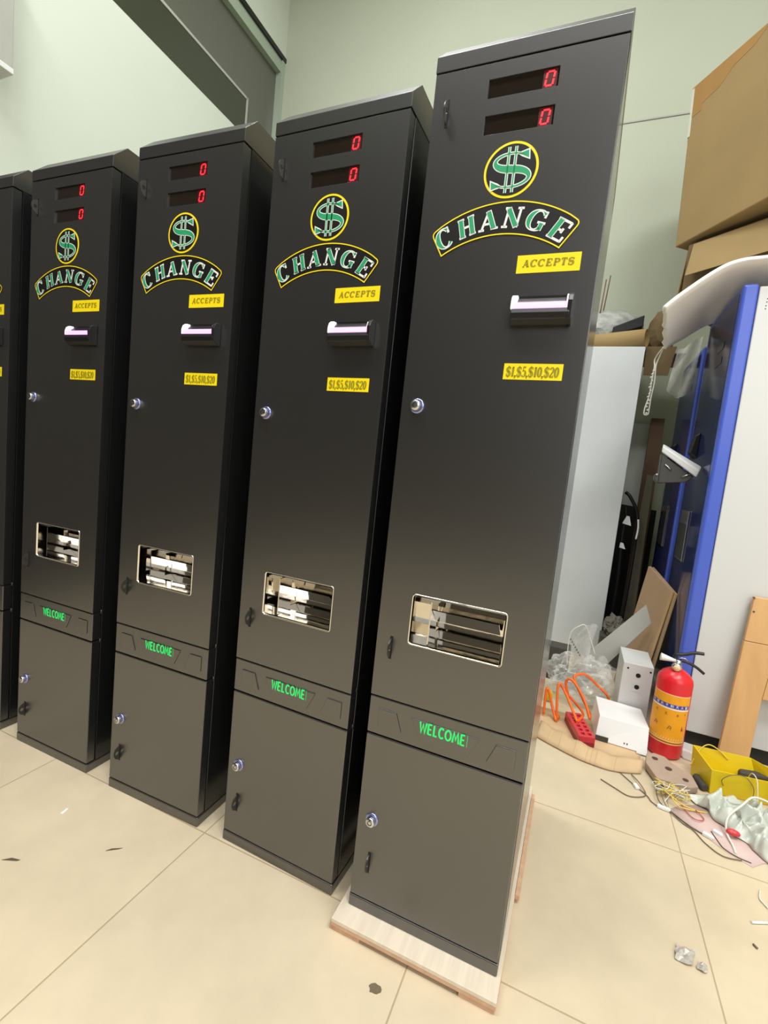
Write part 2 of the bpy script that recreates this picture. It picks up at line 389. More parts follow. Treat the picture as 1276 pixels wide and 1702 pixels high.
# ------------------------------------------------------------------ the change machine
W, D = .36, .665
HOLE = (.0769, .2828, .6793, .7928)
DISPS = [(.1131, .2455, 1.8034, 1.8389), (.1131, .2453, 1.7357, 1.7717)]
def make_machine():
    root = thing('change_machine', 'x', 'change machine')
    P = lambda mb, n, m, par=root, **k: mb.build(n, m, par, **k)
    b = MB(); b.plate(0, W, .031, 1.8705, .031, D, [HOLE]); P(b, 'cabinet_body', BLACKS, bevel=.0015)
    b = MB(); prof = [(0, 1.8722), (0, 1.9026), (.045, 1.947), (D, 1.947), (D, 1.8722)]
    b.prism([(0, y, z) for y, z in prof], (W, 0, 0)); P(b, 'top_cap', BLACK, bevel=.0007)
    b = MB(); b.plate(.0015, W - .0015, .5405, 1.8685, 0, .0285, [HOLE] + DISPS); P(b, 'upper_door', BLACK, bevel=.0022)
    b = MB(); b.plate(.0015, W - .0015, .4485, .5375, 0, .0285); wp = P(b, 'welcome_panel', BLACK, bevel=.0022)
    b = MB(); b.plate(.0015, W - .0015, .0325, .4445, 0, .0285); P(b, 'lower_door', BLACK, bevel=.0022)
    b = MB(); b.plate(0, W, 0, .0295, 0, D); P(b, 'base_plinth', BLACK, bevel=.003)
    # hinge pins on the right side
    for z in (.443, .539):
        b = MB(); b.lathe([(.003, -.006), (.003, .006)], (W - .0028, .0298, z), seg=12); P(b, 'hinge', HASP)
    # displays
    for (x0, x1, z0, z1) in DISPS:
        b = MB(); b.plate(x0, x1, z0, z1, .004, .012); w = P(b, 'display_window', DISP)
        b = MB(); cx = x1 - .0165; cz = (z0 + z1) / 2; b.plate(cx - .0125, cx + .0125, z0 + .001, z1 - .001, .0032, .0042); P(b, 'digit_glow_backing', LEDRB, w)
        b = MB(); hw, hh, sl = .0068, .0122, .12; F = lambda u, v: (u + sl * (v - cz), .0028, v); s = .0034; g = .0012
        for p in ([(cx - hw, cz + g), (cx - hw, cz + hh - g)], [(cx - hw, cz - hh + g), (cx - hw, cz - g)], [(cx + hw, cz + g), (cx + hw, cz + hh - g)],
                  [(cx + hw, cz - hh + g), (cx + hw, cz - g)], [(cx - hw + g, cz + hh), (cx + hw - g, cz + hh)], [(cx - hw + g, cz - hh), (cx + hw - g, cz - hh)]):
            b.ribbon(p, s, F)
        P(b, 'digit', LEDR, w)
    # dollar emblem
    cx, cz, r = .1768, 1.6637, .0523
    def disc(rad, y, m, n, par):
        mb = MB(); mb.prism([(cx + rad * math.cos(a * PI / 32), y, cz + rad * math.sin(a * PI / 32)) for a in range(64)], (0, .0006, 0)); return P(mb, n, m, par)
    em = disc(r, -.0006, YEL, 'dollar_emblem', root); disc(r - .0046, -.0010, STICKB, 'emblem_face', em)
    def dollar(mb, add, y, fill):
        hw, hh = .0375, .0315; F = lambda u, v: (u, y, v)
        up = arc(0, hh * .5, hw * .84, hh * .46, 38, 268, 20); lo = arc(0, -hh * .5, hw * .96, hh * .52, 88, -142, 20)
        p = up + lo; n = len(p)
        ws = []
        for i in range(n):
            s = i / (n - 1)
            ws.append(.0022 + .0115 * math.sin(PI * s) ** 2.2 * (0.55 + .45 * abs(math.cos(2 * PI * s))) )
        if fill: ws = [max(.0003, x - .0012) for x in ws]
        else: ws = [x + add for x in ws]
        mb.ribbon([(cx + a, cz + c) for a, c in p], ws, F)
        e0, e1 = up[0], lo[-1]
        for (ex, ez), sg in ((e0, 1), (e1, -1)):
            t = [(-.012, .0030), (.006, .0080), (.0078, -.0066), (-.004, .0000)]
            if not fill: t = [(-.016, .0046), (.0082, .0112), (.0102, -.0102), (-.006, -.0026)]
            mb.face([F(cx + ex + sg * a, cz + ez + sg * c) for a, c in t])
        for dx in (-.0066, .0066):
            mb.ribbon([(cx + dx, cz - .0425), (cx + dx, cz + .0425)], .0058 if not fill else .0026, F)
    b = MB(); dollar(b, .0026, -.0013, False); P(b, 'dollar_outline', WHITEP, em, recalc=False)
    b = MB(); dollar(b, 0, -.0016, True); P(b, 'dollar_fill', GREENP, em, recalc=False)
    # arched CHANGE sign
    ax, az, ro = .1743, 1.3679, .2366
    a0 = math.degrees(math.asin(.1448 / ro))
    outer = arc(ax, az, ro, ro, 90 + a0, 90 - a0, 40)
    ic, ri = 1.5445 - .2139, .2139; ai = math.degrees(math.asin(.1157 / ri))
    inner = arc(.1702, ic, ri, ri, 90 - ai, 90 + ai, 36)
    def rnd(a, b_, c, k=.010):      # round corner b_ between a and c
        a, b_, c = Vector(a), Vector(b_), Vector(c); p, q = b_ + (a - b_).normalized() * k, b_ + (c - b_).normalized() * k
        return [tuple(p.lerp(b_, t).lerp(b_.lerp(q, t), t)) for t in (0, .25, .5, .75, 1)]
    rl, rr_ = rnd(inner[-1], outer[0], outer[5]), rnd(outer[-6], outer[-1], inner[0])
    outline = rl + outer[3:-3] + rr_ + inner
    outer = rl + outer[3:-3] + rr_
    b = MB(); vs = [(x, -.0006, z) for x, z in outline]
    no, ni = len(outer), len(inner)
    ob = [b.bm.verts.new((x, -.0006, z)) for x, z in outer]; ib = [b.bm.verts.new((x, -.0006, z)) for x, z in [inner[int(round((ni - 1) * (1 - i / (no - 1))))] for i in range(no)]]
    for i in range(no - 1):
        try: b.bm.faces.new([ib[i], ib[i + 1], ob[i + 1], ob[i]])
        except ValueError: pass
    bmesh.ops.remove_doubles(b.bm, verts=b.bm.verts[:], dist=1e-6)
    cs = P(b, 'change_sign', STICKB, solid=.0006)
    b = MB(); b.ribbon(outline, .0024, lambda u, v: (u, -.0013, v), closed=True); P(b, 'sign_border', YEL, cs, recalc=False)
    LET = [('C', -33.5, .212, .040, .031), ('H', -20.3, .2085, .0365, .036), ('A', -8.2, .2065, .0365, .037), ('N', 4.9, .2065, .0368, .037), ('G', 18.2, .2068, .0385, .034), ('E', 31.8, .2064, .0385, .034)]
    bo, bf = MB(), MB()
    for ch, ang, rad, h, w in LET:
        T, t = .235, .05
        g, gw = serif_glyph(ch, T, t); rot = -math.radians(ang) * .93
        px, pz = ax + rad * math.sin(math.radians(ang)), az + rad * math.cos(math.radians(ang))
        def Fm(y):
            def F(u, v): return (px + u * math.cos(rot) - v * math.sin(rot), y, pz + u * math.sin(rot) + v * math.cos(rot))
            return F
        for p, wd in g:
            q = [((a - gw / 2) * w / gw + .10 * (c - .5) * h, (c - .5) * h) for a, c in p]
            bo.ribbon(q, scale_w(wd, h, .0026), Fm(-.0013)); ws = scale_w(wd, h, -.0004)
            mx = max(ws) if isinstance(ws, list) else ws
            if mx > .004:
                if isinstance(ws, list): ws = [max(.0002, (x - .0022) * 1.25) for x in ws]
                else:
                    (x0_, y0_), (x1_, y1_) = q[0], q[-1]; q = [(x0_ + (x1_ - x0_) * .05, y0_ + (y1_ - y0_) * .05), (x0_ + (x1_ - x0_) * .95, y0_ + (y1_ - y0_) * .95)]
                bf.ribbon(q, ws, Fm(-.0016))
    P(bo, 'lettering_outline', WHITEP, cs, recalc=False); P(bf, 'lettering_fill', GREENP, cs, recalc=False)
    # yellow stickers
    b = MB(); b.plate(.2117, .3284, 1.4672, 1.5009, -.0005, .0002); s = P(b, 'accepts_sticker', YEL)
    b = MB(); write(b, 'ACCEPTS', lambda c: serif_glyph(c, .30, .13), .2225, .3165, 1.4785, 1.4915, -.0010, gap=.22, slant=.12); P(b, 'accepts_lettering', OLIVE, s, recalc=False)
    b = MB(); b.plate(.2120, .3237, 1.2637, 1.2949, -.0005, .0002); s = P(b, 'price_sticker', YEL)
    b = MB(); write(b, '$1,$5,$10,$20', lambda c: serif_glyph(c, .26, .10), .2175, .3165, 1.2695, 1.2885, -.0010, gap=.10, slant=.05); P(b, 'price_lettering', OLIVE, s, recalc=False)
    # bill acceptor
    x0, x1, zb, zt = .2135, .3265, 1.3655, 1.4215
    b = MB(); b.prism([(x0 + .002, y, z) for y, z in ((.0, zb), (-.012, zb), (-.024, zb + .008), (-.027, zb + .018), (-.024, zb + .027), (0, zb + .027))], (x1 - x0 - .006, 0, 0))
    ba = P(b, 'bill_acceptor', BLACKP, bevel=.0012)
    b = MB(); b.plate(x0 + .006, x1 - .008, zb + .027, zt + .001, -.003, 0); P(b, 'back_plate', BLACKP, ba)
    b = MB(); b.prism([(x0 + .010, y, z) for y, z in ((-.003, zb + .041), (-.013, zb + .0405), (-.010, zb + .046), (-.003, zb + .053))], (x1 - x0 - .024, 0, 0)); P(b, 'note_slot_lip', BLACKP, ba, bevel=.001)
    b = MB(); b.prism([(x0 + .006, y, z) for y, z in ((-.0, zb + .0272), (-.0245, zb + .0272), (-.0245, zb + .0385), (-.016, zb + .0395), (0, zb + .0395))], (x1 - x0 - .016, 0, 0)); P(b, 'lit_bezel_bar', BEZP, ba)
    chk = [(0, zb + .0275), (-.0235, zb + .0275), (-.0235, zb + .040), (-.020, zb + .050), (-.013, zb + .0555), (0, zb + .0565)]
    for xa, wa in ((x0, .0105), (x1 - .012, .003)):
        b = MB(); b.prism([(xa, y, z) for y, z in chk], (wa, 0, 0)); P(b, 'lit_bezel_post', BEZ, ba, bevel=.0008)
    b = MB(); b.prism([(x1 - .009, y, z) for y, z in ((0, zb), (-.012, zb), (-.025, zb + .008), (-.027, zb + .04), (-.022, zb + .052), (-.013, zb + .0575), (0, zb + .0585))], (.009, 0, 0)); P(b, 'end_cheek', BLACKP, ba, bevel=.0015)
    # locks
    for lx, lz in ((.0372, 1.2020), (.0379, .2376)):
        b = MB(); b.lathe([(.0165, .003), (.0165, -.0008), (.0150, -.0032), (.0118, -.0034)], (lx, 0, lz), (0, 1, 0), 40); lk = P(b, 'cam_lock', LOCKB)
        b = MB(); b.lathe([(.0116, 0), (.0112, -.011), (.0098, -.0128), (0, -.0128)], (lx, -.002, lz), (0, 1, 0), 32); P(b, 'lock_barrel', CHROMER, lk)
        b = MB(); b.ribbon(arc(lx, lz, .0050, .0050, 110, 430, 24), .0014, lambda u, v: (u, -.0152, v)); b.ribbon([(lx, lz + .0045), (lx, lz + .0085)], .0022, lambda u, v: (u, -.0152, v)); P(b, 'keyway', BLACKM, lk, recalc=False)
    # hasp tabs with a padlock hole
    for hx, hz in ((.0330, 1.790), (.0375, .660), (.0410, .1284)):
        b = MB(); b.plate(hx - .0035, hx + .0035, hz - .0265, hz + .0265, -.0006, .0004); hs = P(b, 'hasp_slot', BLACKM)
        b = MB(); n = 28
        out = [(-.0205 * math.cos(math.radians(-90 + 180 * i / (n / 2))), .0215 * math.sin(math.radians(-90 + 180 * i / (n / 2)))) for i in range(n // 2 + 1)]
        out += [(0, .0215 * math.cos(PI * i / (n - n // 2))) for i in range(1, n - n // 2)]
        hol = []
        for y, z in out:
            a = math.atan2(z, y + .0095); hol.append((-.0095 + .0055 * math.cos(a), .0055 * math.sin(a)))
        for sx in (-.0012, .0012):
            A = [b.bm.verts.new((hx + sx, y, hz + z)) for y, z in out]; H = [b.bm.verts.new((hx + sx, y, hz + z)) for y, z in hol]
            for i in range(len(A)): b.bm.faces.new([A[i], A[(i + 1) % len(A)], H[(i + 1) % len(A)], H[i]])
            if sx < 0: A0, H0 = A, H
        for U, V in ((A0, A), (H0, H)):
            for i in range(len(U)): b.bm.faces.new([U[i], U[(i + 1) % len(U)], V[(i + 1) % len(U)], V[i]])
        P(b, 'hasp_tab', HASP, hs)
    # coin tray
    x0, x1, z0, z1 = HOLE
    b = MB(); prof = [(.002, z1 - .004), (.045, z1 - .012), (.068, z1 - .035), (.072, z0 + .030), (.052, z0 + .010), (.002, z0 + .004)]
    for (ya, za), (yb, zb_) in zip(prof, prof[1:]): b.face([(x0 + .004, ya, za), (x1 - .004, ya, za), (x1 - .004, yb, zb_), (x0 + .004, yb, zb_)])
    for x in (x0 + .004, x1 - .004): b.face([(x, y, z) for y, z in prof])
    tr = P(b, 'coin_tray', CHROME, recalc=False)
    def rr(a, c, d, e, r): return arc(a + r, d + r, r, r, 180, 270, 6) + arc(c - r, d + r, r, r, 270, 360, 6) + arc(c - r, e - r, r, r, 0, 90, 6) + arc(a + r, e - r, r, r, 90, 180, 6)
    rings = [[(x, y, z) for x, z in rr(x0 - .002 + q, x1 + .002 - q, z0 - .002 + q, z1 + .002 - q, .008 - q * .5)] for q, y in ((0, .001), (.0003, -.0016), (.0015, -.0024), (.0030, -.0016), (.0044, .004), (.0046, .009))]
    b = MB(); b.grid([r + [r[0]] for r in rings]); P(b, 'tray_frame', CHROME, tr)
    b = MB(); b.prism([(x0 + .045, y, z) for y, z in ((.010, z1 - .030), (.0125, z1 - .029), (.058, z0 + .050), (.056, z0 + .047))], (.145, 0, 0)); P(b, 'coin_chute', CHROME, tr)
    b = MB(); b.plate(x0 + .041, x0 + .044, z0 + .006, z1 - .012, .006, .060); P(b, 'tray_divider', CHROME, tr)
    # welcome panel relief
    E_ = [('centre_relief', [(.1040, .5125), (.1300, .4665), (.2380, .4665), (.2600, .5125)]), ('side_relief', [(.0265, .5125), (.0265, .4690), (.0850, .4690), (.0690, .5125)]),
          ('side_relief', [(.2950, .5125), (.2780, .4690), (.3360, .4690), (.3360, .5125)])]
    for n_, poly in E_:
        b = MB(); b.prism([(x, -.0024, z) for x, z in poly], (0, .0026, 0)); P(b, n_, BLACK, wp, bevel=.0016)
    b = MB(); write(b, 'WELCOME', lambda c: round_glyph(c, .20), .1275, .2310, .4880, .5120, -.0029, gap=.10); b.ribbon([(.2345, .4865), (.2345, .5135)], .0008, lambda u, v: (u, -.0029, v))
    P(b, 'welcome_lettering', LEDG, wp, recalc=False)
    return root
proto = make_machine()
def copy_tree(o, par=None):
    c = o.copy(); COL.objects.link(c)
    if par: c.parent = par
    for ch in [x for x in o.children]: copy_tree(ch, c)
    return c
PALZ = .0326
SPOTS = [((0, 0, PALZ), 0, 'black change machine standing on the plywood pallet, nearest and tallest in the row'),
         ((-.419, .036, 0), -.0253, 'black change machine on bare tiles directly left of the one on the pallet'),
         ((-.867, .0227, 0), .0183, 'black change machine in the middle of the row of five'),
         ((-1.335, .0228, 0), .0083, 'black change machine between the middle one and the cut-off leftmost one'),
         ((-1.797, .0225, 0), .0083, 'leftmost black change machine, cut off by the left edge of the photo')]
for i, (loc, a, lab) in enumerate(SPOTS):
    o = proto if i == 0 else copy_tree(proto)
    o.location = loc; o.rotation_euler = (0, 0, a); o['label'] = lab; o['group'] = 'row of black change machines'

# pallet under the nearest machine
t = thing('plywood_pallet', 'low plywood pallet under the nearest change machine', 'pallet', (0, 0, 0))
b = MB(); b.box(-.0185, .3685, -.0505, .71, .0225, PALZ - .0003); b.build('top_board', PLY, t, bevel=.001)
b = MB(); b.box(-.0185, .3685, -.0500, -.02, .013, .0223); b.box(-.0185, .3695, -.02, .71, .0135, .0223); b.build('middle_board', PLYE, t, bevel=.001)
for x0, x1 in ((-.022, .055), (.290, .3665)):
    for ya, yb, ex_ in ((-.047, .05, 0), (.30, .40, 0), (.56, .70, .012)):
        b = MB(); b.box(x0, x1 + ex_, ya, yb, 0, .0128); b.build('runner', PLYE, t, bevel=.001)
b = MB(); b.box(.3695, .381, .24, .66, .012, .026); b.build('side_batten', PLYE, t, bevel=.001)

# ------------------------------------------------------------------ room
def flat(name, pts, m):
    b = MB(); b.face(pts); return struct(b.build(name, m, recalc=False))
XL, YB, ZC = -2.68, 2.95, 5.6
b = MB(); b.box(-2.8, 4.2, -6.5, 3.1, -.12, 0); struct(b.build('floor', FLOORM))
b = MB(); b.box(XL, 4.2, YB, YB + .15, 0, ZC); struct(b.build('wall_back', WALLB))
b = MB(); b.box(XL - .15, XL, .55, YB + .15, 0, 3.77); b.box(XL - .15, XL, -4.2, YB + .15, 4.72, ZC); struct(b.build('wall_left', WALLL))
b = MB(); b.box(XL - .15, XL, -4.2, .548, 0, 3.77); struct(b.build('wall_left_front', DARKR))
b = MB(); b.box(XL - .15, 4.2, -4.2, 3.1, ZC, ZC + .15); struct(b.build('ceiling', CEIL))
b = MB(); b.box(4.05, 4.2, -.6, YB, 0, ZC); struct(b.build('wall_right', WALLB))
b = MB(); b.box(XL - .15, .9, -4.35, -4.2, 0, ZC); struct(b.build('wall_front', DARKR))
b = MB(); b.box(XL, 4.05, YB - .006, YB, 3.69, 3.70); struct(b.build('trim_1', GREYP))
# high interior window in the left wall
w = bpy.data.objects.new('window_1', None); COL.objects.link(w); w['kind'] = 'structure'
b = MB(); b.box(XL - .10, XL - .06, -4.2, YB, 3.77, 4.72); o = b.build('window_glass', GLASSD, w)
b = MB(); b.box(XL - .06, XL + .012, -4.2, YB, 4.70, 4.735); o = b.build('window_head', BLACKP, w)
b = MB(); b.box(XL - .06, XL - .01, -4.2, YB - .04, 4.60, 4.70); o = b.build('window_head_glass_edge', GLASSE, w)
b = MB(); b.box(XL - .06, XL + .004, YB - .045, YB - .005, 3.5, 4.70); o = b.build('window_jamb', GLASSE, w)
b = MB(); b.box(XL - .058, XL - .045, -4.2, 2.53, 4.105, 4.125); b.box(XL - .058, XL - .045, 2.525, 2.545, 3.77, 4.125); o = b.build('window_bar', GREYP, w)
b = MB(); b.box(XL - .0598, XL - .050, -4.2, 2.525, 3.77, 4.105); o = b.build('window_lower_pane', mat('darker_window_glass', (56, 60, 48), rough=.18), w)
# wall box, top left
t = thing('wall_box', 'grey box hung high on the left wall, at the top left corner of the photo', 'wall box', (XL, .3, 2.9))
b = MB(); b.box(0, .17, -.3, .305, -.03, .6); b.build('housing', GREYP, t, bevel=.004)
b = MB(); b.box(0, .178, -.3, .305, -.06, -.032); b.build('bottom_lip', WHITEM, t, bevel=.003)

# ------------------------------------------------------------------ right side: white cabinet and what lies on it
t = thing('white_cabinet', 'tall plain white metal cabinet behind the nearest change machine', 'cabinet', (.40, 2.3, 0))
b = MB(); b.box(-.30, .222, 0, .52, 0, 1.966); b.build('cabinet_shell', WHITEC, t, bevel=.003)
t = thing('cardboard_tube', 'brown cardboard tube lying on top of the white cabinet', 'tube', (.45, 2.40, 2.024), math.radians(-20))
b = MB()
prof = [(.054, -.34), (.054, .185), (.050, .185), (.050, -.34)]
b.lathe(prof + [prof[0]], (0, 0, 0), (1, 0, .012), 32); b.build('tube_wall', CARD, t)
def crumple(name, c, size, m, seed, sub=4, amp=.25, flatb=True, freq=2.2, parent=None):
    b = MB(); bmesh.ops.create_icosphere(b.bm, subdivisions=sub, radius=1)
    for v in b.bm.verts:
        p = v.co.copy(); n = p.normalized()
        q = p * freq + Vector((seed * 3.1, seed * 1.7, seed))
        k = 1 + amp * (noise.noise(q) + .8 * abs(noise.noise(q * 2.3)) + .5 * noise.noise(q * 4.7))
        v.co = Vector((c[0] + n.x * k * size[0], c[1] + n.y * k * size[1], c[2] + n.z * k * size[2]))
        if flatb and v.co.z < c[2] - size[2] * .9: v.co.z = c[2] - size[2] * .9
    for f in b.bm.faces: f.smooth = False
    return b.build(name, m, parent)
t = thing('film_wrapped_bundle', 'grey film wrapped bundle with a dark end, lying behind the cardboard tube', 'bundle', (.45, 2.5, 2.0))
crumple('film_wrap', (-.09, .19, .16), (.26, .11, .145), FILMG, 3, amp=.12, parent=t)
b = MB(); b.hexa([(-.02, .02, .095), (.155, .02, .15), (.155, .18, .15), (-.02, .18, .095), (-.02, .02, .150), (.155, .02, .222), (.155, .18, .222), (-.02, .18, .150)]); b.build('dark_end', BLACKM, t, bevel=.006)
t = crumple('cardboard_bundle', (.720, 2.60, 2.125), (.080, .12, .145), CARDD, 5, sub=3, amp=.12); tag(t, 'folded brown cardboard bundle wedged beside the end of the cardboard tube', 'bundle')
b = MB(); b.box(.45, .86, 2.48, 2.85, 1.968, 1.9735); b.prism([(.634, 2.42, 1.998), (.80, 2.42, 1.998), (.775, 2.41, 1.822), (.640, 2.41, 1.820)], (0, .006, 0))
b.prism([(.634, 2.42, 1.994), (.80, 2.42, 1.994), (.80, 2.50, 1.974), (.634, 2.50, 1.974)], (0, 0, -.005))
tag(b.build('cardboard_sheet', CARDD), 'brown cardboard sheet, foam shade in its colour, with a flap hanging down beside the white cabinet top', 'cardboard')  # shade under the foam is put into the sheet's colour
for k, (x, y0_, dx, h, lab) in enumerate(((.335, 2.62, .012, .30, 'upright thin brown stick behind the film bundle, shorter one by the machine edge'), (.350, 2.66, .020, .34, 'upright thin brown stick behind the film bundle, the taller leaning one'))):
    b = MB(); b.tube([(x, y0_, 2.19), (x + dx, y0_, 2.19 + h)], .0045, 6, smooth=False); tag(b.build('stick', PLANKB), lab, 'stick')

# cartons
def frame_box(c, rz, roll, size):
    return Matrix.Translation(c) @ Matrix.Rotation(rz, 4, 'Z') @ Matrix.Rotation(roll, 4, 'Y')
ang = math.atan2(-.7806, .6251)
M = frame_box(Vector((.685, 2.2, 2.487)), ang, math.radians(-3.2), None)
t = thing('cardboard_carton', 'large taped brown cardboard carton on top, upper right of the photo', 'carton')
t.matrix_world = M
b = MB(); b.box(0, .90, 0, .55, 0, .868); b.build('carton_body', CARD, t, bevel=.006)
b = MB(); b.box(-.0012, .07, -.0012, 0, .70, .868)
b.prism([(.07, -.0012, .868), (.07, -.0012, .735), (.17, -.0012, .75), (.24, -.0012, .80), (.34, -.0012, .815), (.42, -.0012, .868)], (0, .0012, 0)); b.build('brown_tape', TAPE, t)
b = MB(); b.box(-.0016, 0, 0, .05, .58, .86); b.box(-.0016, .012, -.0016, 0, .60, .86); b.build('clear_tape', mat('clear_tape', (206, 204, 190), rough=.15, spec=.9), t)
ang2 = math.radians(-40)
M2 = frame_box(Vector((.745, 2.15, 2.105)), ang2, 0, None)
t = thing('cardboard_carton', 'open brown cardboard carton with a hanging flap, under the large taped carton', 'carton')
t.matrix_world = M2
b = MB(); b.box(0, .62, 0, .42, 0, .368); b.build('carton_body', CARDD, t, bevel=.004)
b = MB(); b.hexa([(.055, -.075, .170), (.66, -.075, .170), (.66, -.070, .170), (.055, -.070, .170), (.035, -.012, .357), (.64, -.012, .357), (.64, -.006, .357), (.035, -.006, .357)]); b.build('front_flap', CARD, t)
b = MB(); b.hexa([(-.03, .02, .115), (-.03, .40, .115), (-.036, .40, .115), (-.036, .02, .115), (0, .01, .355), (0, .42, .355), (-.005, .42, .355), (-.005, .01, .355)]); b.build('side_flap', CARD, t)

# ------------------------------------------------------------------ blue and white machines on the right
def blue_machine(y0, dz, label, zt=1.985):
    t = thing('blue_machine', label, 'change machine', (.945, y0, 0), 0, 'blue fronted machines facing left')
    Wd = .56
    b = MB(); b.box(0, .62, 0, Wd, .062, zt); b.build('white_body', WHITEM, t, bevel=.004)
    b = MB(); b.box(.004, .58, .006, Wd - .03, 0, .062); b.build('plinth', BLACKP, t)
    b = MB(); b.box(-.058, -.0015, -.002, Wd + .004, .055, zt + .012); b.build('blue_door', BLUE, t, bevel=.012, seg=4)
    b = MB(); b.box(-.0595, -.058, .035, Wd - .035, .10, zt - .018); b.build('front_panel', BLUESH, t)
    for z in (1.793, 1.727):
        b = MB(); b.box(-.0612, -.0595, .16, .275, z - .015, z + .015); b.build('display_window', NAVYD, t)
    b = MB(); b.box(-.066, -.0595, .27, .455, .78, 1.03); f = b.build('coin_tray_frame', CHROMER, t, bevel=.002)
    b = MB(); b.box(-.0672, -.066, .282, .445, .79, .965); b.build('tray_opening', BLACKM, f)
    b = MB(); b.prism([(-.0595, .335, 1.29), (-.0595, .335, 1.42), (-.078, .335, 1.40), (-.090, .335, 1.32)], (0, .09, 0)); b.build('bill_acceptor', BLACKP, t, bevel=.003)
    return t
bm1 = blue_machine(1.45, 0, 'blue fronted white machine with a plain white side, under the foam sheet')
b = MB()
for x, z in ((.032, 1.934), (.031, 1.921), (.030, 1.906), (.030, 1.894)): b.lathe([(.0022, -.0008), (.0022, .001)], (x, 0, z), (0, 1, 0), 10)
b.build('vent_holes', BLACKM, bm1)
# bill mechanism jutting out of its front
b = MB(); b.hexa([(-.238, .150, -.160 + 1.455), (-.085, .135, 1.190), (-.070, .185, 1.213), (-.232, .200, 1.310), (-.236, .150, 1.325), (-.075, .135, 1.222), (-.060, .185, 1.245), (-.230, .200, 1.340)])
g = b.build('bill_stacker', WHITEM, bm1, bevel=.006)
b = MB(); b.hexa([(-.232, .155, 1.150), (-.12, .155, 1.165), (-.12, .20, 1.165), (-.232, .20, 1.150), (-.236, .155, 1.288), (-.09, .155, 1.195), (-.09, .20, 1.195), (-.236, .20, 1.288)])
b.lathe([(.026, -.006), (.026, .03)], (-.225, .165, 1.175), (0, 1, 0), 20); b.build('stacker_mechanism', mat('mechanism_dark_grey', (58, 56, 52), rough=.45), g, bevel=.004)
b = MB(); b.tube([(-.215, .15, 1.24), (-.185, .15, 1.215)], .003, 6); b.tube([(-.14, .15, 1.19), (-.108, .15, 1.205)], .003, 6); b.lathe([(.004, -.01), (.004, .0)], (-.242, .16, 1.19), (0, 1, 0), 10); b.build('stacker_pins', CHROMER, g)
blue_machine(2.09, 0, 'blue fronted machine further back, partly behind the hanging bubble wrap', zt=1.90)

# foam sheet draped over the blue machine
near = [(1.56, 1.38, 2.080), (1.25, 1.38, 2.086), (1.05, 1.385, 2.085), (.942, 1.40, 2.078), (.875, 1.40, 2.074), (.812, 1.40, 2.057), (.75, 1.40, 2.020), (.696, 1.40, 1.979), (.645, 1.40, 1.935), (.605, 1.40, 1.893)]
far = [(1.56, 2.04, 2.030), (1.25, 2.04, 2.028), (1.05, 2.04, 2.026), (.96, 2.03, 2.024), (.90, 2.02, 2.018), (.855, 2.0, 1.995), (.80, 1.93, 1.945), (.745, 1.87, 1.892), (.70, 1.81, 1.848), (.667, 1.75, 1.808)]
nr = spline([Vector(p) for p in near], 4); fr = spline([Vector(p) for p in far], 4)
rows = []
for j in range(13):
    v = j / 12; r = []
    for i, (a, c) in enumerate(zip(nr, fr)):
        p = a.lerp(c, v); u = i / (len(nr) - 1)
        if u > .98: p.x += .012 * noise.noise(Vector((v * 9, 1, 2)))
        p.z += .006 * noise.noise(p * 6); r.append(p)
    rows.append(r)
b = MB(); b.grid(rows); o = b.build('foam_sheet', WHITEF, solid=.016); tag(o, 'white foam sheet draped over the top of the blue machine', 'foam sheet')

# bubble wrap hanging below the foam
cs_ = [(.758, 2.03, 1.862), (.835, 2.03, 1.935), (.86, 2.03, 1.762), (.836, 2.03, 1.652), (.795, 2.03, 1.678), (.735, 2.03, 1.679)]
b = MB(); rows = []
for j in range(31):
    v = j / 30; r = []
    L_ = Vector((.758, 2.02, 1.868)).lerp(Vector((.735, 2.03, 1.66)), v); R2 = Vector((.868, 2.035, 1.955)).lerp(Vector((.850, 2.035, 1.655)), v)
    for i in range(21):
        u = i / 20; p = L_.lerp(R2, u); p.y += .010 * math.sin(u * 9 + v * 4) + (.004 if (i + j) % 2 else 0); p.z += -.03 * math.sin(u * PI) * v + .012 * noise.noise(Vector((u * 5, v * 2, 0)))
        r.append(p)
    rows.append(r)
b.grid(rows); tag(b.build('bubble_wrap_sheet', BUBBLE), 'clear bubble wrap sheet hanging under the foam in front of the second blue machine', 'bubble wrap')
b = MB(); b.tube([(.672, 1.86, 1.848), (.646, 1.9, 1.798), (.649, 1.9, 1.757), (.646, 1.9, 1.681), (.646, 1.9, 1.611), (.634, 1.9, 1.539), (.636, 1.9, 1.509), (.653, 1.9, 1.511), (.655, 1.9, 1.54), (.655, 1.9, 1.593), (.660, 1.9, 1.68), (.655, 1.9, 1.76), (.662, 1.89, 1.80), (.674, 1.86, 1.848)], .0038, 6)
for k in range(14):
    z = 1.515 + k * .017; b.lathe([(0, -.006), (.005, -.003), (.006, 0), (.005, .003), (0, .006)], (.645 + .004 * math.sin(k * 2.1), 1.9, z), (0, 0, 1), 8)
tag(b.build('bubble_wrap_strip', mat('bubble_strip_film', (206, 206, 196), rough=.3)), 'narrow white strip of bubble wrap dangling from the foam corner', 'bubble wrap')

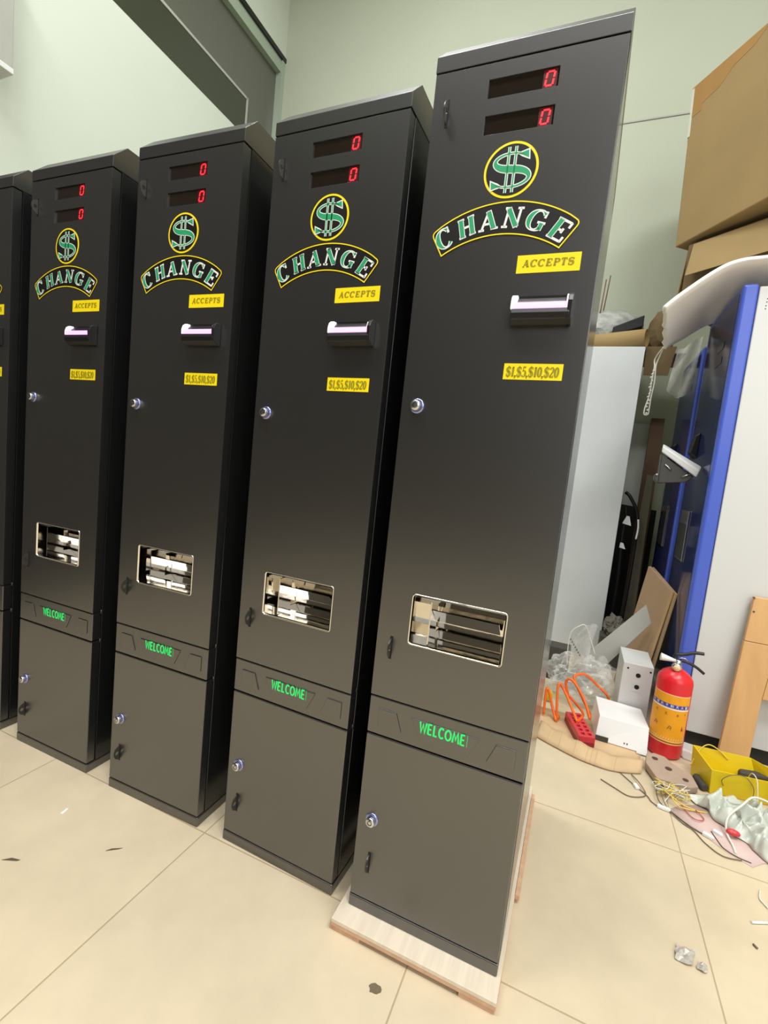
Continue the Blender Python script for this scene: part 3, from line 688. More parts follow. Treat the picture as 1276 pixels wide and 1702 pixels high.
# ------------------------------------------------------------------ the dark gap between cabinet and blue machines
b = MB(); b.hexa([(.745, 2.60, .0), (.83, 2.60, .0), (.83, 2.63, .0), (.745, 2.63, .0), (.752, 2.70, 1.60), (.832, 2.70, 1.60), (.832, 2.73, 1.60), (.752, 2.73, 1.60)])
tag(b.build('plank', PLANKB, bevel=.002), 'dark brown plank standing upright against the back wall', 'plank')
b = MB(); b.hexa([(.715, 2.40, 0), (.805, 2.40, 0), (.805, 2.425, 0), (.715, 2.425, 0), (.755, 2.48, 1.215), (.795, 2.48, 1.205), (.795, 2.505, 1.205), (.755, 2.505, 1.215)])
tag(b.build('plank', PLANKO, bevel=.002), 'dark olive plank leaning in the gap beside the blue machines', 'plank')
b = MB(); b.hexa([(.635, 2.795, 0), (.81, 2.795, 0), (.81, 2.805, 0), (.635, 2.805, 0), (.655, 2.89, 1.585), (.79, 2.89, 1.578), (.79, 2.90, 1.578), (.655, 2.90, 1.585)])
tag(b.build('board', GREYL), 'pale grey board leaning on the back wall beside the white cabinet', 'board')
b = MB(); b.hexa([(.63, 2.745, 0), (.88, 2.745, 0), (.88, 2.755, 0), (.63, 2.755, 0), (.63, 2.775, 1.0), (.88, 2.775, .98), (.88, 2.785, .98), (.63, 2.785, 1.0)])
tag(b.build('gap_shade_panel', BLACKM), 'black panel added to stand in for the shade at the back of the gap', 'panel')  # black sheet put in as the gap's shade, covering the pale wall
for pts, lab in ((((.645, 2.40, 1.085), (.672, 2.385, 1.06), (.725, 2.385, .96), (.738, 2.385, .80), (.735, 2.375, .45), (.72, 2.37, .012)), 'black hose looping down beside the olive plank'),
                 (((.655, 2.38, .99), (.668, 2.38, .92), (.66, 2.38, .82), (.675, 2.40, .5), (.67, 2.44, .012)), 'black hose hanging straight down by the cabinet edge')):
    b = MB(); b.tube(pts, .011, 8); o = b.build('hose', HOSE); tag(o, lab, 'hose')
    if 'straight' in lab:
        for q in ([(.648, 2.364, .890), (.700, 2.364, .880), (.700, 2.368, .880), (.648, 2.368, .890), (.668, 2.364, .940), (.684, 2.364, .938), (.684, 2.368, .938), (.668, 2.368, .940)],
                  [(.652, 2.364, .735), (.688, 2.364, .728), (.688, 2.368, .728), (.652, 2.368, .735), (.655, 2.364, .768), (.672, 2.364, .765), (.672, 2.368, .765), (.655, 2.368, .768)]):
            c = MB(); c.hexa(q); c.build('white_label', WHITEP, o)
    else:
        c = MB(); c.tube([(.735, 2.372, .925), (.742, 2.372, .87), (.739, 2.372, .80)], .006, 6); c.build('white_sleeve', WHITEP, o)
o = crumple('rag', (.685, 2.25, .255), (.055, .07, .06), SILK, 11, sub=4, amp=.35); tag(o, 'crumpled grey rag in the dark gap behind the leaning grey panel', 'rag')
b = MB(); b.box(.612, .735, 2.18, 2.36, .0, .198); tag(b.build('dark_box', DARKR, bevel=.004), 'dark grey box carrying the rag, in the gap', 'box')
# grey sheet leaning low
b = MB(); b.prism([(.764, 1.722, .535), (.798, 1.722, .448), (.662, 1.722, .235), (.512, 1.722, .001), (.393, 1.722, .001), (.565, 1.722, .269)], (0, .006, 0))
tag(b.build('grey_sheet', mat('grey_card', (176, 176, 168), rough=.6)), 'grey flat sheet leaning low behind the plastic bag', 'panel')
# brown boards leaning against the blue machine
def leaning_board(P4, d, label):
    t = thing('mdf_board', label, 'board', (0, 0, 0), 0, 'brown boards leaning on the blue machine')
    b = MB(); b.prism(P4, d); o = b.build('board_face', MDF, t)
    a = [Vector(p) for p in P4]; dd = Vector(d)
    e = MB(); n = (a[1] - a[2]).cross(dd).normalized() * .0012
    e.prism([a[1] + dd * .02, a[2] + dd * .02, a[2] + dd * .98, a[1] + dd * .98], n if n.x > 0 else -n)
    e.build('raw_edge', MDFE, t); return t
leaning_board([(.783, 2.0, .695), (.860, 1.712, .6256), (.776, 1.712, .006), (.70, 2.0, .006)], (.012, .003, .001), 'brown board leaning on the blue machine, the front one of two')
leaning_board([(.804, 2.02, .69), (.877, 1.70, .619), (.806, 1.70, .006), (.732, 2.02, .006)], (.009, .003, .001), 'brown board leaning on the blue machine, behind the front board')

# ------------------------------------------------------------------ floor clutter, right
t = thing('white_control_box', 'white metal box with two round holes standing beside the extinguisher', 'box', (.74, 1.59, .004))
b = MB(); b.box(-.0635, .0635, -.114, .114, 0, .297); b.build('box_shell', WHITEM, t, bevel=.003)
for x, z, r in ((-.042, .271, .0045), (.004, .245, .0105), (.005, .189, .0105), (.052, .273, .0045)):
    b = MB(); b.lathe([(r, -.0008), (r, .001)], (x, -.114, z), (0, 1, 0), 20); b.build('hole', BLACKM, t)
b = MB(); b.plate(-.017, .027, .166, .212, -.1152, -.1142, [(-.0065, .0165, .178, .200)]); b.build('socket_plate', WHITEM, t)
t = thing('white_cover', 'white empty metal cover lying upside down in front of the extinguisher', 'cover', (.682, 1.35, .004))
b = MB(); P8 = [(-.097, -.105, 0), (.106, -.112, 0), (.100, .108, 0), (-.112, .105, 0), (-.089, -.073, .098), (.106, -.073, .098), (.092, .106, .098), (-.100, .128, .098)]
b.hexa(P8); b.build('cover_shell', mat('white_cover_paint', (240, 240, 238), rough=.4), t, bevel=.002)
b = MB(); b.box(-.097, -.045, -.109, -.1065, .0, .022); b.build('notch', DARKR, t)
b = MB(); b.box(.065, .106, -.128, -.108, .0, .003); b.build('flange', WHITEM, t)
b = MB()
for x in (.018, .029): b.lathe([(.0026, -.001), (.0026, .001)], (x, -.1055, .018), (0, 1, 0), 10)
b.build('rivet_holes', BLACKM, t)
# fire extinguisher
ex = thing('fire_extinguisher', 'red fire extinguisher with an orange label, standing by the white boxes', 'fire extinguisher', (.858, 1.312, .004), 0)
ex.scale = (.965,) * 3
RX = .0690
b = MB(); b.lathe([(.0, 0.0), (.060, 0.0), (.066, .004), (RX, .012), (RX, .332), (.066, .347), (.055, .364), (.036, .379), (.022, .386), (.018, .392)], (0, 0, 0), (0, 0, 1), 48); b.build('cylinder', RED, ex)
b = MB(); b.lathe([(.0165, .386), (.0165, .405), (.013, .412), (.013, .425), (0, .425)], (0, 0, 0), (0, 0, 1), 20); b.build('valve', CHROMER, ex)
b = MB(); b.lathe([(0, -.036), (.0175, -.036), (.0185, -.032), (.0185, -.014)], (-.006, 0, .402), (.10, 1, .12), 28); g = b.build('pressure_gauge', CHROMER, ex)
b = MB(); b.lathe([(0, -.0372), (.014, -.0372), (.014, -.036)], (-.006, 0, .402), (.10, 1, .12), 24); b.build('gauge_dial', LABC, g)
b = MB(); b.lathe([(.007, -.012), (.008, -.022), (.0155, -.066), (.0165, -.070), (0, -.070)], (0, -.004, .418), (1, .0, -.10), 20); b.build('nozzle', mat('nozzle_white', (232, 230, 226), rough=.4), ex)
b = MB(); b.tube([(-.02, .0, .432), (-.01, .0, .447), (.02, .0, .455), (.055, .0, .470), (.088, .0, .474)], .0075, 8); b.build('squeeze_lever', BLACKP, ex)
b = MB(); b.tube([(.005, .0, .425), (.04, .0, .420), (.07, .0, .408), (.100, .0, .388)], .0060, 8); b.build('carry_handle', BLACKP, ex)
b = MB(); b.tube([(.0, -.008, .436), (.02, -.012, .440), (.032, -.008, .430)], .0022, 6); b.build('safety_pin', CHROMER, ex)
AC = math.atan2(-2.25, -.46)          # towards the viewer side of the label
def cyl(r, u, v):                     # u metres along the label from its middle, v height
    a = AC + u / RX
    return (r * math.cos(a), r * math.sin(a), v)
def patch(u0, u1, v0, v1, r, name, m, par):
    b = MB(); n = 28
    b.grid([[cyl(r, u0 + (u1 - u0) * i / n, v) for i in range(n + 1)] for v in (v0, v1)])
    return b.build(name, m, par)
lb = patch(-.088, .082, .068, .288, RX + .0006, 'paper_label', LABC, ex)
patch(-.085, .079, .071, .285, RX + .0010, 'label_field', LABO, lb)
patch(-.083, .077, .231, .247, RX + .0014, 'label_title_band', LABB, lb); patch(-.085, .079, .223, .229, RX + .0014, 'label_rule', LABW, lb)
patch(-.085, .079, .0745, .0780, RX + .0014, 'label_rule', LABK, lb); patch(-.085, .079, .0810, .0840, RX + .0014, 'label_rule', LABC, lb)
# title characters drawn stroke by stroke (portable dry powder extinguisher)
CH = [ [[(.2, .88), (.7, .96)], [(.2, .7), (.8, .7)], [(.1, .48), (.9, .48)], [(.52, .92), (.52, .05), (.38, .1)]],
       [[(.05, .75), (.35, .75)], [(.2, .98), (.2, .05)], [(.05, .35), (.35, .5)], [(.5, .95), (.85, .95), (.85, .65), (.5, .65), (.5, .95)], [(.5, .8), (.85, .8)], [(.42, .5), (.95, .5)], [(.68, .5), (.68, .1)], [(.5, .35), (.4, .05)], [(.5, .25), (.95, .04)]],
       [[(.1, .75), (.9, .75)], [(.6, .98), (.7, .4), (.95, .05)], [(.15, .5), (.5, .5)], [(.33, .5), (.33, .15)], [(.1, .12), (.55, .2)]],
       [[(.2, .9), (.8, .9)], [(.08, .55), (.92, .55)], [(.5, .9), (.5, .02)]],
       [[(.25, .98), (.25, .02)], [(.05, .6), (.45, .6)], [(.1, .9), (.15, .72)], [(.4, .9), (.34, .72)], [(.22, .58), (.05, .25)], [(.3, .5), (.45, .35)], [(.65, .95), (.5, .55)], [(.75, .95), (.95, .55)], [(.55, .45), (.88, .45), (.84, .08)], [(.7, .45), (.52, .05)]],
       [[(.15, .92), (.85, .92)], [(.5, .9), (.48, .5), (.12, .05)], [(.5, .5), (.9, .05)], [(.25, .72), (.3, .5)], [(.75, .72), (.65, .52)]],
       [[(.5, .98), (.48, .5), (.1, .05)], [(.5, .5), (.92, .05)], [(.2, .75), (.28, .5)], [(.8, .78), (.68, .52)]],
       [[(.12, .95), (.4, .95), (.4, .7), (.12, .7), (.12, .95)], [(.6, .95), (.88, .95), (.88, .7), (.6, .7), (.6, .95)], [(.06, .52), (.94, .52)], [(.5, .66), (.38, .45), (.08, .32)], [(.5, .5), (.92, .32)], [(.14, .3), (.42, .3), (.42, .04), (.14, .04), (.14, .3)], [(.6, .3), (.88, .3), (.88, .04), (.6, .04), (.6, .3)]]]
b = MB()
for i, strokes in enumerate(CH):
    u0, v0, s = -.078 + i * .0192, .2328, .0128
    for st in strokes: b.ribbon([(u0 + x * s, v0 + y * s) for x, y in st], .0013, lambda u, v: cyl(RX + .0018, u, v))
b.build('title_characters', LABW, lb, recalc=False)
b = MB()
for i, (u, v, s) in enumerate(((-.058, .198, .013), (-.018, .195, .013), (.025, .196, .012), (.058, .203, .009))):     # small printed groups
    for st in CH[(i * 3 + 2) % 8][:4]: b.ribbon([(u + x * s, v + y * s) for x, y in st], .0014, lambda u, v: cyl(RX + .0014, u, v))
for u, v in ((-.055, .14), (.0, .135)):                                                                                 # three pictograms
    b.ribbon([(u, v), (u + .006, v + .016), (u + .014, v + .012), (u + .012, v)], .0022, lambda u, v: cyl(RX + .0014, u, v)); b.ribbon([(u + .002, v + .006), (u + .012, v + .007)], .0018, lambda u, v: cyl(RX + .0014, u, v))
for k in range(4): b.ribbon([(-.06 + .004 * k, .172 - k * .006), (.05, .174 - k * .006)], .0006, lambda u, v: cyl(RX + .0014, u, v))
for k in range(4): b.ribbon([(-.06, .122 - k * .006), (.02 + .01 * k, .123 - k * .006)], .0006, lambda u, v: cyl(RX + .0014, u, v))
b.ribbon([(-.03, .268), (.03, .266)], .0012, lambda u, v: cyl(RX + .0014, u, v))
b.build('label_print', LABK, lb, recalc=False)
b = MB(); b.ribbon([(.056, .137), (.058, .152), (.062, .137), (.056, .137)], .004, lambda u, v: cyl(RX + .0015, u, v)); b.build('flame_mark', REDK, lb, recalc=False)
b = MB()
for k in range(16): b.ribbon([(-.078 + k * .0098, .088), (-.075 + k * .0098, .097)], .0024, lambda u, v: cyl(RX + .0014, u, v))
b.build('bottom_lettering', LABC, lb, recalc=False)

# cardboard tray lying on the floor with a turned-up front edge
edge = [(.345, 1.115), (.395, 1.088), (.441, 1.067), (.485, 1.048), (.529, 1.033), (.58, 1.025), (.632, 1.023), (.69, 1.040), (.75, 1.071)]
t = thing('cardboard_tray', 'flat brown cardboard on the floor under the red strip and white cover', 'cardboard', (0, 0, 0))
ed = [Vector((x, y, 0)) for x, y in edge]; ed = spline(ed, 3)
b = MB(); b.grid([[(p.x, p.y + .045, .0008) for p in ed], [(p.x + .02 * (p.x > .7), p.y + .2, .0008) for p in ed], [(p.x, 1.42, .0008) for p in ed]]); b.build('tray_base', CARDF, t, solid=.002)
b = MB(); rows = []
for j in range(5):
    v = j / 4
    rows.append([(p.x + .012 * v, p.y + .075 * v, .006 + .030 * v ** .8 * (1 + .12 * math.sin(i * 1.3)) * (1.25 - .5 * i / len(ed))) for i, p in enumerate(ed)])
b.grid(rows); b.build('turned_edge', CARDF, t, solid=.003)
b = MB()
for k in (3, 6, 10, 13, 14, 15, 19): 
    p = ed[k]; i = k
    b.tube([(p.x + .012 * v, p.y + .075 * v - .001, .0082 + .030 * v ** .8 * (1 + .12 * math.sin(i * 1.3)) * (1.25 - .5 * i / len(ed))) for v in (0, .25, .5, .75, 1)], .0016, 5, smooth=False)
b.build('crease', mat('cardboard_crease', (222, 190, 146), rough=.8), t)

# red terminal strip with square sockets
t = thing('red_terminal_strip', 'red plastic strip with two rows of square sockets on the cardboard', 'terminal strip', (.548, 1.150, .0042), math.radians(17))
b = MB()
holes = []
for i in range(6):
    for sx in (-.018, .010): holes.append((sx, sx + .014, .016 + i * .031, .016 + i * .031 + .020))
b2 = MB(); b2.plate(-.034, .034, 0, .205, -.046, -.020, holes)
for v in b2.bm.verts: v.co = Vector((v.co.x, v.co.z, -v.co.y))
b2.build('socket_block', REDD, t, bevel=.0015)
b = MB(); b.box(-.034, .034, 0.0, .205, 0, .0195); b.build('base_strip', REDK, t, bevel=.001)
# orange cable loops
b = MB()
for pts in ([(.362, 1.33, .010), (.362, 1.345, .135), (.398, 1.33, .05), (.419, 1.30, .010)], [(.422, 1.31, .010), (.408, 1.345, .164), (.447, 1.345, .127), (.505, 1.25, .056)],
            [(.455, 1.37, .118), (.440, 1.37, .178), (.467, 1.36, .193), (.522, 1.33, .135), (.558, 1.30, .062)], [(.555, 1.36, .065), (.478, 1.38, .185), (.482, 1.40, .210), (.525, 1.44, .205), (.582, 1.49, .150), (.636, 1.51, .100), (.65, 1.52, .03)]):
    b.tube(pts, .0062, 8)
b.tube([(.419, 1.30, .010), (.43, 1.36, .008), (.422, 1.31, .010)], .0062, 8); b.tube([(.505, 1.25, .056), (.53, 1.36, .053), (.455, 1.37, .118)], .0062, 8); b.tube([(.558, 1.30, .062), (.562, 1.37, .05), (.555, 1.36, .065)], .0062, 8)
tag(b.build('orange_cable', ORANGE), 'orange cable coiled in tall loops over the red strip', 'cable')
# clear plastic bag
t = thing('plastic_bag', 'crumpled clear plastic bag piled behind the orange cable', 'bag', (0, 0, 0))
crumple('bag_body', (.50, 1.60, .115), (.125, .10, .105), BAGM, 21, sub=5, amp=.5, freq=1.1, parent=t)
b = MB(); rows = []
for j in range(15):
    v = j / 14; r = []
    for i in range(13):
        u = i / 12; lx = .435 + .03 * v; w_ = .075 * (1 - .25 * v) + .05 * (1 - v)
        x = lx - .03 * (1 - v) + u * w_ + .03 * v * v
        r.append((x, 1.56 + .03 * math.sin(u * 5 + v * 3) + .02 * noise.noise(Vector((u * 4, v * 4, 3))), .18 + .23 * v + .02 * math.sin(u * PI)))
    rows.append(r)
b.grid(rows); b.build('bag_mouth', BAGM, t)
b = MB(); b.tube([(.435, 1.555, .19), (.428, 1.555, .30), (.434, 1.555, .365), (.462, 1.55, .400), (.492, 1.555, .412), (.520, 1.56, .36), (.556, 1.56, .275)], .0022, 6); b.build('bag_rim', WHITEW, t)
b = MB(); rows = []
for j in range(11):
    v = j / 10; rows.append([(.56 + .10 * u + .01 * math.sin(v * 8), 1.56 + .03 * math.sin(u * 6 + v * 5), .10 + .17 * v * (1 - .2 * u) + .015 * math.sin(u * 7)) for u in [i / 10 for i in range(11)]])
b.grid(rows); b.build('bag_corner', BAGM, t)
b = MB()
for k in range(7):
    u, v = .432 + k * .0085, .330 - k * .0115
    b.ribbon([(u, v), (u + .004, v + .010), (u + .007, v - .001)], .0022, lambda a, c: (a, 1.525, c)); b.ribbon([(u + .001, v + .004), (u + .006, v + .002)], .0016, lambda a, c: (a, 1.525, c))
b.build('printed_marks', BLACKM, t, recalc=False)
o = crumple('yellow_scrap', (.372, 1.50, .125), (.02, .02, .03), YELB, 31, sub=2, amp=.2, flatb=False)
o.location = (0, 0, -.09); tag(o, 'small yellow scrap at the edge of the nearest change machine', 'scrap')
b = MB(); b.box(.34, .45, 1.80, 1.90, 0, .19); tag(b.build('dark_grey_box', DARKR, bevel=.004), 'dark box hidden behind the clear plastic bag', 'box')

# milky tray edge and yellow bin
t = thing('milky_slab', 'white low slab lying between extinguisher and blue machine base', 'slab', (0, 0, 0))
b = MB(); b.hexa([(.925, 1.30, 0), (1.25, 1.22, 0), (1.36, 1.32, 0), (.94, 1.385, 0), (.918, 1.325, .036), (1.26, 1.25, .036), (1.36, 1.335, .036), (.94, 1.395, .036)]); b.build('slab_body', MILKY, t, bevel=.008)
t = thing('yellow_bin', 'open yellow plastic bin lying on the floor at the right edge', 'bin', (0, 0, 0))
Fl, Bl = Vector((.982, 1.089, 0)), Vector((.940, 1.190, 0)); dX = Vector((.30, .06, 0))
tFl, tBl = Vector((.974, 1.077, .096)), Vector((.935, 1.205, .113))
Fr, Br = Fl + dX, Bl + dX * .78; tFr, tBr = tFl + dX * 1.04 + Vector((0, 0, -.004)), tBl + Vector((.205, .045, -.010))
b = MB()
for q in ([Fl, Fr, tFr, tFl], [Bl, Fl, tFl, tBl], [Br, Bl, tBl, tBr], [Fr, Br, tBr, tFr], [Fl, Bl, Br, Fr]): b.face([tuple(p) for p in q])
bmesh.ops.remove_doubles(b.bm, verts=b.bm.verts[:], dist=1e-5)
b.build('bin_shell', YELB, t, solid=.004)
for o_ in (t,): o_.location = (0, 0, .003)
b = MB(); b.hexa([(1.10, 1.21, .006), (1.22, 1.22, .006), (1.22, 1.26, .006), (1.10, 1.25, .006), (1.10, 1.20, .06), (1.22, 1.21, .07), (1.22, 1.25, .07), (1.10, 1.24, .06)]); tag(b.build('dark_lump', DARKR, bevel=.01), 'dark piece lying inside the yellow bin', 'scrap')
# pinkish cardboard piece with holes
t = thing('cardboard_piece', 'pinkish brown cardboard piece with three round holes, below the extinguisher', 'cardboard', (0, 0, 0))
poly = [(.765, 1.112), (.775, 1.178), (.805, 1.196), (.842, 1.190), (.868, 1.155), (.925, 1.112), (.935, 1.050), (.905, 1.030), (.86, 1.030), (.795, 1.028)]
b = MB(); b.prism([(x, y, .030 + .012 * (y - 1.02) / .17) for x, y in poly], (0, 0, -.026)); b.build('piece_body', CARDK, t, bevel=.003)
for x, y, r in ((.803, 1.155, .011), (.845, 1.110, .012), (.896, 1.068, .010)):
    b = MB(); b.lathe([(r, .0006), (r, -.001)], (x, y, .0312 + .012 * (y - 1.02) / .17), (0, .06, 1), 18); b.build('round_hole', mat('hole_brown', (84, 62, 52), rough=.9) if 'hole_brown' not in MATS else MATS['hole_brown'], t)
b = MB(); b.tube([(.945, 1.145, .020), (.965, 1.085, .016)], .0145, 10, smooth=False); tag(b.build('dark_rod', DARKR, bevel=.003), 'short dark block lying against the yellow bin corner', 'block')

# wires on the floor
def wire(pts, r, m, label, cons=(), grp='loose wires on the floor'):
    b = MB(); b.tube([(x, y, z) for x, y, z in pts], r * .85, 6); o = b.build('wire', m); tag(o, label, 'wire', grp)
    for (x, y, rz, l) in cons:
        c = MB(); c.box(-l, l, -.007, .007, -.004, .005, Matrix.Translation((x, y, .006)) @ Matrix.Rotation(rz, 4, 'Z')); c.box(l, l * 1.25, -.005, .005, -.003, .004, Matrix.Translation((x, y, .006)) @ Matrix.Rotation(rz, 4, 'Z')); c.build('plug_connector', WHITEP, o, bevel=.001)
    return o
z0 = .0035
wire([(.60, .945, z0), (.645, .917, z0), (.691, .893, z0), (.737, .915, z0), (.752, .945, z0), (.735, .985, .012), (.714, 1.045, .004)], .0022, GREYW, 'grey wire curling out nearest the cardboard tray', [(.722, .967, 1.9, .012)])
wire([(.668, 1.04, z0), (.71, .985, z0), (.753, .935, z0), (.765, .905, z0), (.781, .889, z0)], .002, GREYW, 'thin grey wire running from the cardboard to the knot of wires')
wire([(.80, 1.02, .006), (.785, .95, .02), (.792, .905, .01), (.83, .875, z0), (.87, .832, z0), (.907, .811, z0)], .0022, DARKW, 'dark wire leading from the knot to the white plug', [(.918, .808, -.5, .014)])
wire([(.81, 1.0, .010), (.80, .93, .022), (.815, .885, .008), (.849, .838, z0), (.88, .813, z0), (.905, .765, z0), (.943, .732, z0), (.995, .742, z0)], .002, GREYW, 'long grey wire with the lowest bow towards the viewer')
wire([(.84, 1.0, .014), (.83, .93, .030), (.85, .91, .015), (.90, .925, .008), (.945, .945, z0)], .0026, YELW, 'pale yellow wire arching over the pink sheet')
wire([(.83, 1.01, .012), (.81, .95, .034), (.835, .93, .028), (.87, .93, .012), (.925, .935, z0)], .0026, YELW, 'pale yellow wire bending back from the knot, under the higher one')
wire([(.935, .842, z0), (.945, .80, z0), (.955, .772, z0), (.985, .752, z0), (1.02, .745, z0)], .002, DARKW, 'dark wire looping beside the red scrap', [(.952, .840, -.6, .012)])
wire([(.86, .94, .012), (.88, .89, .008), (.90, .87, .010), (.925, .895, .006), (.905, .925, .012)], .0018, REDW, 'thin red wire ring on the pink sheet')
wire([(.88, .965, .02), (.84, .96, .028), (.815, .93, .014), (.798, .895, .006)], .002, WHITEW, 'white wire ending in a plug left of the knot', [(.800, .884, -.2, .018)])
wire([(.930, 1.175, .045), (.955, 1.20, .10), (.985, 1.215, .128), (1.02, 1.215, .120), (1.06, 1.225, .085)], .0026, YELW, 'yellow wire arching into the yellow bin')
wire([(1.02, 1.09, .045), (1.008, 1.072, .075), (1.035, 1.068, .105), (1.08, 1.085, .102), (1.115, 1.10, .06), (1.11, 1.085, .02)], .0016, GREYW, 'thin brown wire hooked over the front wall of the yellow bin')
wire([(1.12, 1.18, .06), (1.105, 1.11, .112), (1.115, 1.085, .10), (1.12, 1.06, .03)], .002, WHITEW, 'pale wire hanging over the right part of the yellow bin')
wire([(1.010, 0.632, .004), (1.000, 0.599, .004), (1.004, 0.585, .004), (1.011, 0.570, .004)], .0025, WHITEW, 'short white wire curl on the bare tiles at the right edge', grp='loose bits at the right edge')
wire([(0.952, 0.493, .004), (0.995, 0.515, .004)], .004, WHITEP, 'straight white stick on the bare tiles at the right edge', grp='loose bits at the right edge')
wire([(0.936, 0.421, .003), (0.943, 0.412, .003)], .003, GREYW, 'tiny grey wire offcut on the bare tiles below the white stick', grp='loose bits at the right edge')
# knot of wires
t = thing('wire_knot', 'tangle of fine white and yellow wires at the pinkish cardboard corner', 'wires', (0, 0, 0))
for m_, n_, sd in ((WHITEW, 'white_strands', 3), (YELW, 'yellow_strands', 8)):
    rr = random.Random(sd); b = MB()
    for k in range(9):
        c = Vector((.835, .99, .02)); p = []
        for s in range(5): p.append((c.x + rr.uniform(-.055, .06), c.y + rr.uniform(-.035, .03), max(.004, c.z + rr.uniform(-.015, .022))))
        b.tube(p, .0014, 5)
    b.build(n_, m_, t)
# pink sheet, film cloth, string, red cap
b = MB(); b.grid([[(.812, .885, .0012), (.866, .945, .002), (.936, .985, .002)], [(.89, .83, .0012), (.936, .90, .002), (.999, .93, .002)], [(.955, .765, .0012), (.999, .84, .002), (1.06, .86, .002)], [(1.02, .73, .0012), (1.055, .765, .002), (1.12, .80, .002)]])
tag(b.build('pink_sheet', PINKF, solid=.0015), 'thin pale pink sheet under the loose wires', 'sheet')
b = MB(); rows = []
N = 90
for j in range(N):
    v = j / (N - 1); r = []
    L_ = Vector((.890, 1.020, 0)).lerp(Vector((1.075, .765, 0)), v); R2 = Vector((1.13, 1.075, 0)).lerp(Vector((1.28, .86, 0)), v)
    for i in range(N):
        u = i / (N - 1); p = L_.lerp(R2, u)
        q = Vector((p.x * 13, p.y * 13, 1.3))
        q = q + Vector((noise.noise(q * .7), noise.noise(q * .7 + Vector((5, 2, 1))), 0)) * 1.1
        rd = (1 - abs(noise.noise(q * .9)) * 3.2) * .034 + (1 - abs(noise.noise(q * 2.1)) * 3) * .020 + (1 - abs(noise.noise(q * 4.2)) * 3) * .007 + .016
        e = min(u, 1 - u, v, 1 - v); k = min(1, e / .12) ** .6
        wv = noise.noise(Vector((u * 6, v * 6, 9))) * .025
        r.append((p.x + wv * (1 if e > 0 else 1.3), p.y + wv * .7, .006 + max(0, rd) * k))
    rows.append(r)
b.grid(rows, smooth=True); tag(b.build('film_sheet', CLOTH, solid=.0012), 'crumpled grey green plastic film heaped in front of the yellow bin', 'film')
wire([(1.20, 1.0, .05), (1.141, 1.00, .075), (1.085, 1.00, .080), (1.03, .925, .078), (.985, .880, .050), (.978, .850, .016), (.985, .80, .006), (.985, .765, .004)], .0042, WHITEW, 'thick white string lying across the grey film', grp='loose strings')
o = crumple('red_plastic_scrap', (.995, .845, .022), (.020, .011, .010), REDD, 41, sub=3, amp=.08); tag(o, 'small red plastic scrap lying under the grey film edge', 'cap')
o = crumple('film_scrap', (1.235, 1.05, .036), (.06, .035, .036), mat('pale_blue_film', (196, 200, 214), rough=.3, alpha=.75), 43, sub=3, amp=.3); tag(o, 'pale bluish plastic film crumpled right of the yellow bin front', 'film')

# pine frame leaning on the white machine side
t = thing('pine_frame', 'orange pine board frame leaning against the white machine side', 'wooden frame', (0, 0, 0))
def leany(z): return 1.355 + .075 * z / .72
def slab(poly, name, m=WOOD):
    b = MB(); b.prism([(x, leany(z) - .012, z) for x, z in poly], (0, .022, 0)); b.build(name, m, t, bevel=.002)
slab([(1.062, .055), (1.168, .055), (1.181, .306), (1.205, .528), (1.093, .528)], 'leg_board')
slab([(1.0935, .530), (1.46, .530), (1.50, .715), (1.107, .715)], 'top_board')
slab([(1.182, .306), (1.45, .306), (1.47, .527), (1.2065, .527)], 'cross_board')
slab([(1.34, .055), (1.45, .055), (1.449, .304), (1.34, .304)], 'leg_board')
b = MB(); b.lathe([(.004, -.002), (.004, .01)], (1.111, leany(.66) - .0125, .655), (0, 1, 0), 10); b.lathe([(.0035, -.002), (.0035, .01)], (1.106, leany(.71) - .0125, .712), (0, 1, 0), 10); b.build('nail', DARKW, t)

# small litter on the open floor
def scrap(poly, m, label, h=.0012, name='paper_scrap'):
    b = MB(); b.prism([(x, y, h) for x, y in poly], (0, 0, -h * .6)); tag(b.build(name, m), label, 'scrap')
LEAF = mat('dry_leaf_dark', (92, 82, 64), rough=.8)
scrap([(-.652, -.148), (-.628, -.128), (-.622, -.120), (-.645, -.135)], LEAF, 'dark sliver of litter on tiles, right one of two at lower left', name='leaf_sliver')
scrap([(-.845, -.290), (-.81, -.274), (-.806, -.268), (-.83, -.274)], LEAF, 'dark sliver of litter on tiles, nearest the left edge of the photo', name='leaf_sliver')
scrap([(-.876, -.122), (-.868, -.120), (-.874, -.098), (-.880, -.100)], WHITEP, 'tiny white paper strip on tiles in front of the leftmost machines')
rr = random.Random(5)
scrap([(.127 + (.010 + .007 * rr.random()) * math.cos(k * PI / 7), -.117 + (.008 + .006 * rr.random()) * math.sin(k * PI / 7)) for k in range(14)], mat('dark_spot', (112, 100, 80), rough=.9), 'dark flattened spot of dirt on tiles before the pallet', h=.0008, name='dirt_spot')
FS = mat('grey_tape_film', (188, 180, 170), rough=.2, spec=.8, vary=.3, vscale=90)
def film_bit(x, y, s, seed, label):
    r2 = random.Random(seed); b = MB()
    b.grid([[(x + s * (i - 2) / 2 * (.7 + .3 * r2.random()) + .3 * s * (j - 2) / 2, y + s * 1.2 * (j - 2) / 2 * (.7 + .3 * r2.random()), .002 + .008 * r2.random()) for i in range(5)] for j in range(5)], smooth=False)
    tag(b.build('tape_scrap', FS, solid=.0006), label, 'scrap')
film_bit(.765, .300, .022, 3, 'crumpled clear tape scrap on the right tiles, larger of two')
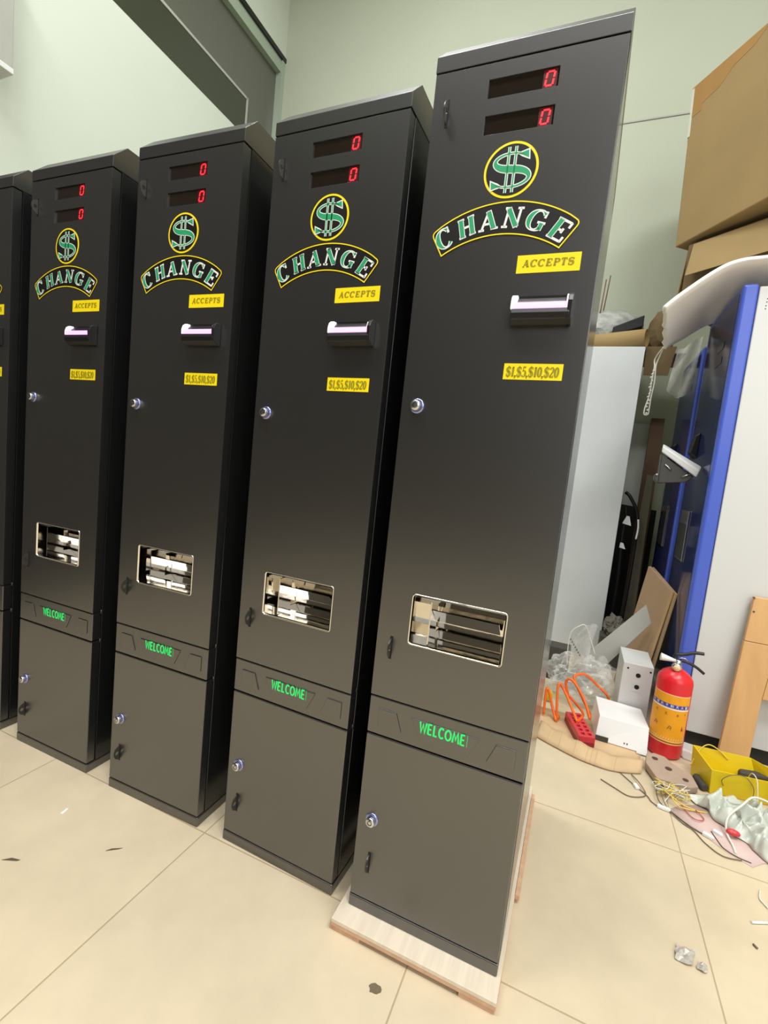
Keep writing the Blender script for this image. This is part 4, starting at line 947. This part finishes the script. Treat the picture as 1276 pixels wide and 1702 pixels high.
film_bit(.800, .285, .012, 4, 'crumpled clear tape scrap on the right tiles, smaller of two')

# ------------------------------------------------------------------ light
wd = bpy.data.worlds.new('daylight'); SC.world = wd; wd.use_nodes = True
bg = wd.node_tree.nodes['Background']; bg.inputs[0].default_value = (.97, .99, 1.0, 1); bg.inputs[1].default_value = .75
def area(name, loc, target, sx, sy, power, col):
    l = bpy.data.lights.new(name, 'AREA'); l.shape = 'RECTANGLE'; l.size = sx; l.size_y = sy; l.energy = power; l.color = col
    o = bpy.data.objects.new(name, l); COL.objects.link(o); o.location = loc
    o.rotation_euler = (Vector(target) - Vector(loc)).to_track_quat('-Z', 'Y').to_euler(); return o
area('doorway_daylight', (2.9, -3.6, 3.2), (1.0, -.1, 0), 3.0, 3.0, 95, (1, .99, .97))
for k, (x, y) in enumerate(((-1.3, -1.4), (.2, -1.8), (1.7, -1.4), (2.4, -.2), (-.9, .9))):
    area('overhead_fill', (x, y, 5.55), (x, y, 0), 1.2, .6, 82, (1, 1, .985))  # unseen lamps added overhead to lift floor and wall brightness

# ------------------------------------------------------------------ camera
cam = bpy.data.cameras.new('camera'); co = bpy.data.objects.new('camera', cam); COL.objects.link(co); SC.camera = co
rx, ry, rz = -.0997, .1046, .3885
fwd = Vector((-math.sin(rz) * math.cos(rx), math.cos(rz) * math.cos(rx), math.sin(rx))); r0 = Vector((math.cos(rz), math.sin(rz), 0)); u0 = r0.cross(fwd)
right = r0 * math.cos(ry) + u0 * math.sin(ry); up = -r0 * math.sin(ry) + u0 * math.cos(ry)
Mc = Matrix((right, up, -fwd)).transposed().to_4x4(); Mc.translation = Vector((.38835, -.9819, 1.10268)); co.matrix_world = Mc
cam.sensor_fit = 'VERTICAL'; cam.sensor_height = 24; cam.sensor_width = 18; cam.lens = 788.14 / 1702 * 24
cam.clip_start = .02; cam.clip_end = 100
vs = SC.view_settings; vs.view_transform = 'Standard'; vs.look = 'None'; vs.exposure = 0; vs.gamma = 1; vs.use_curve_mapping = False
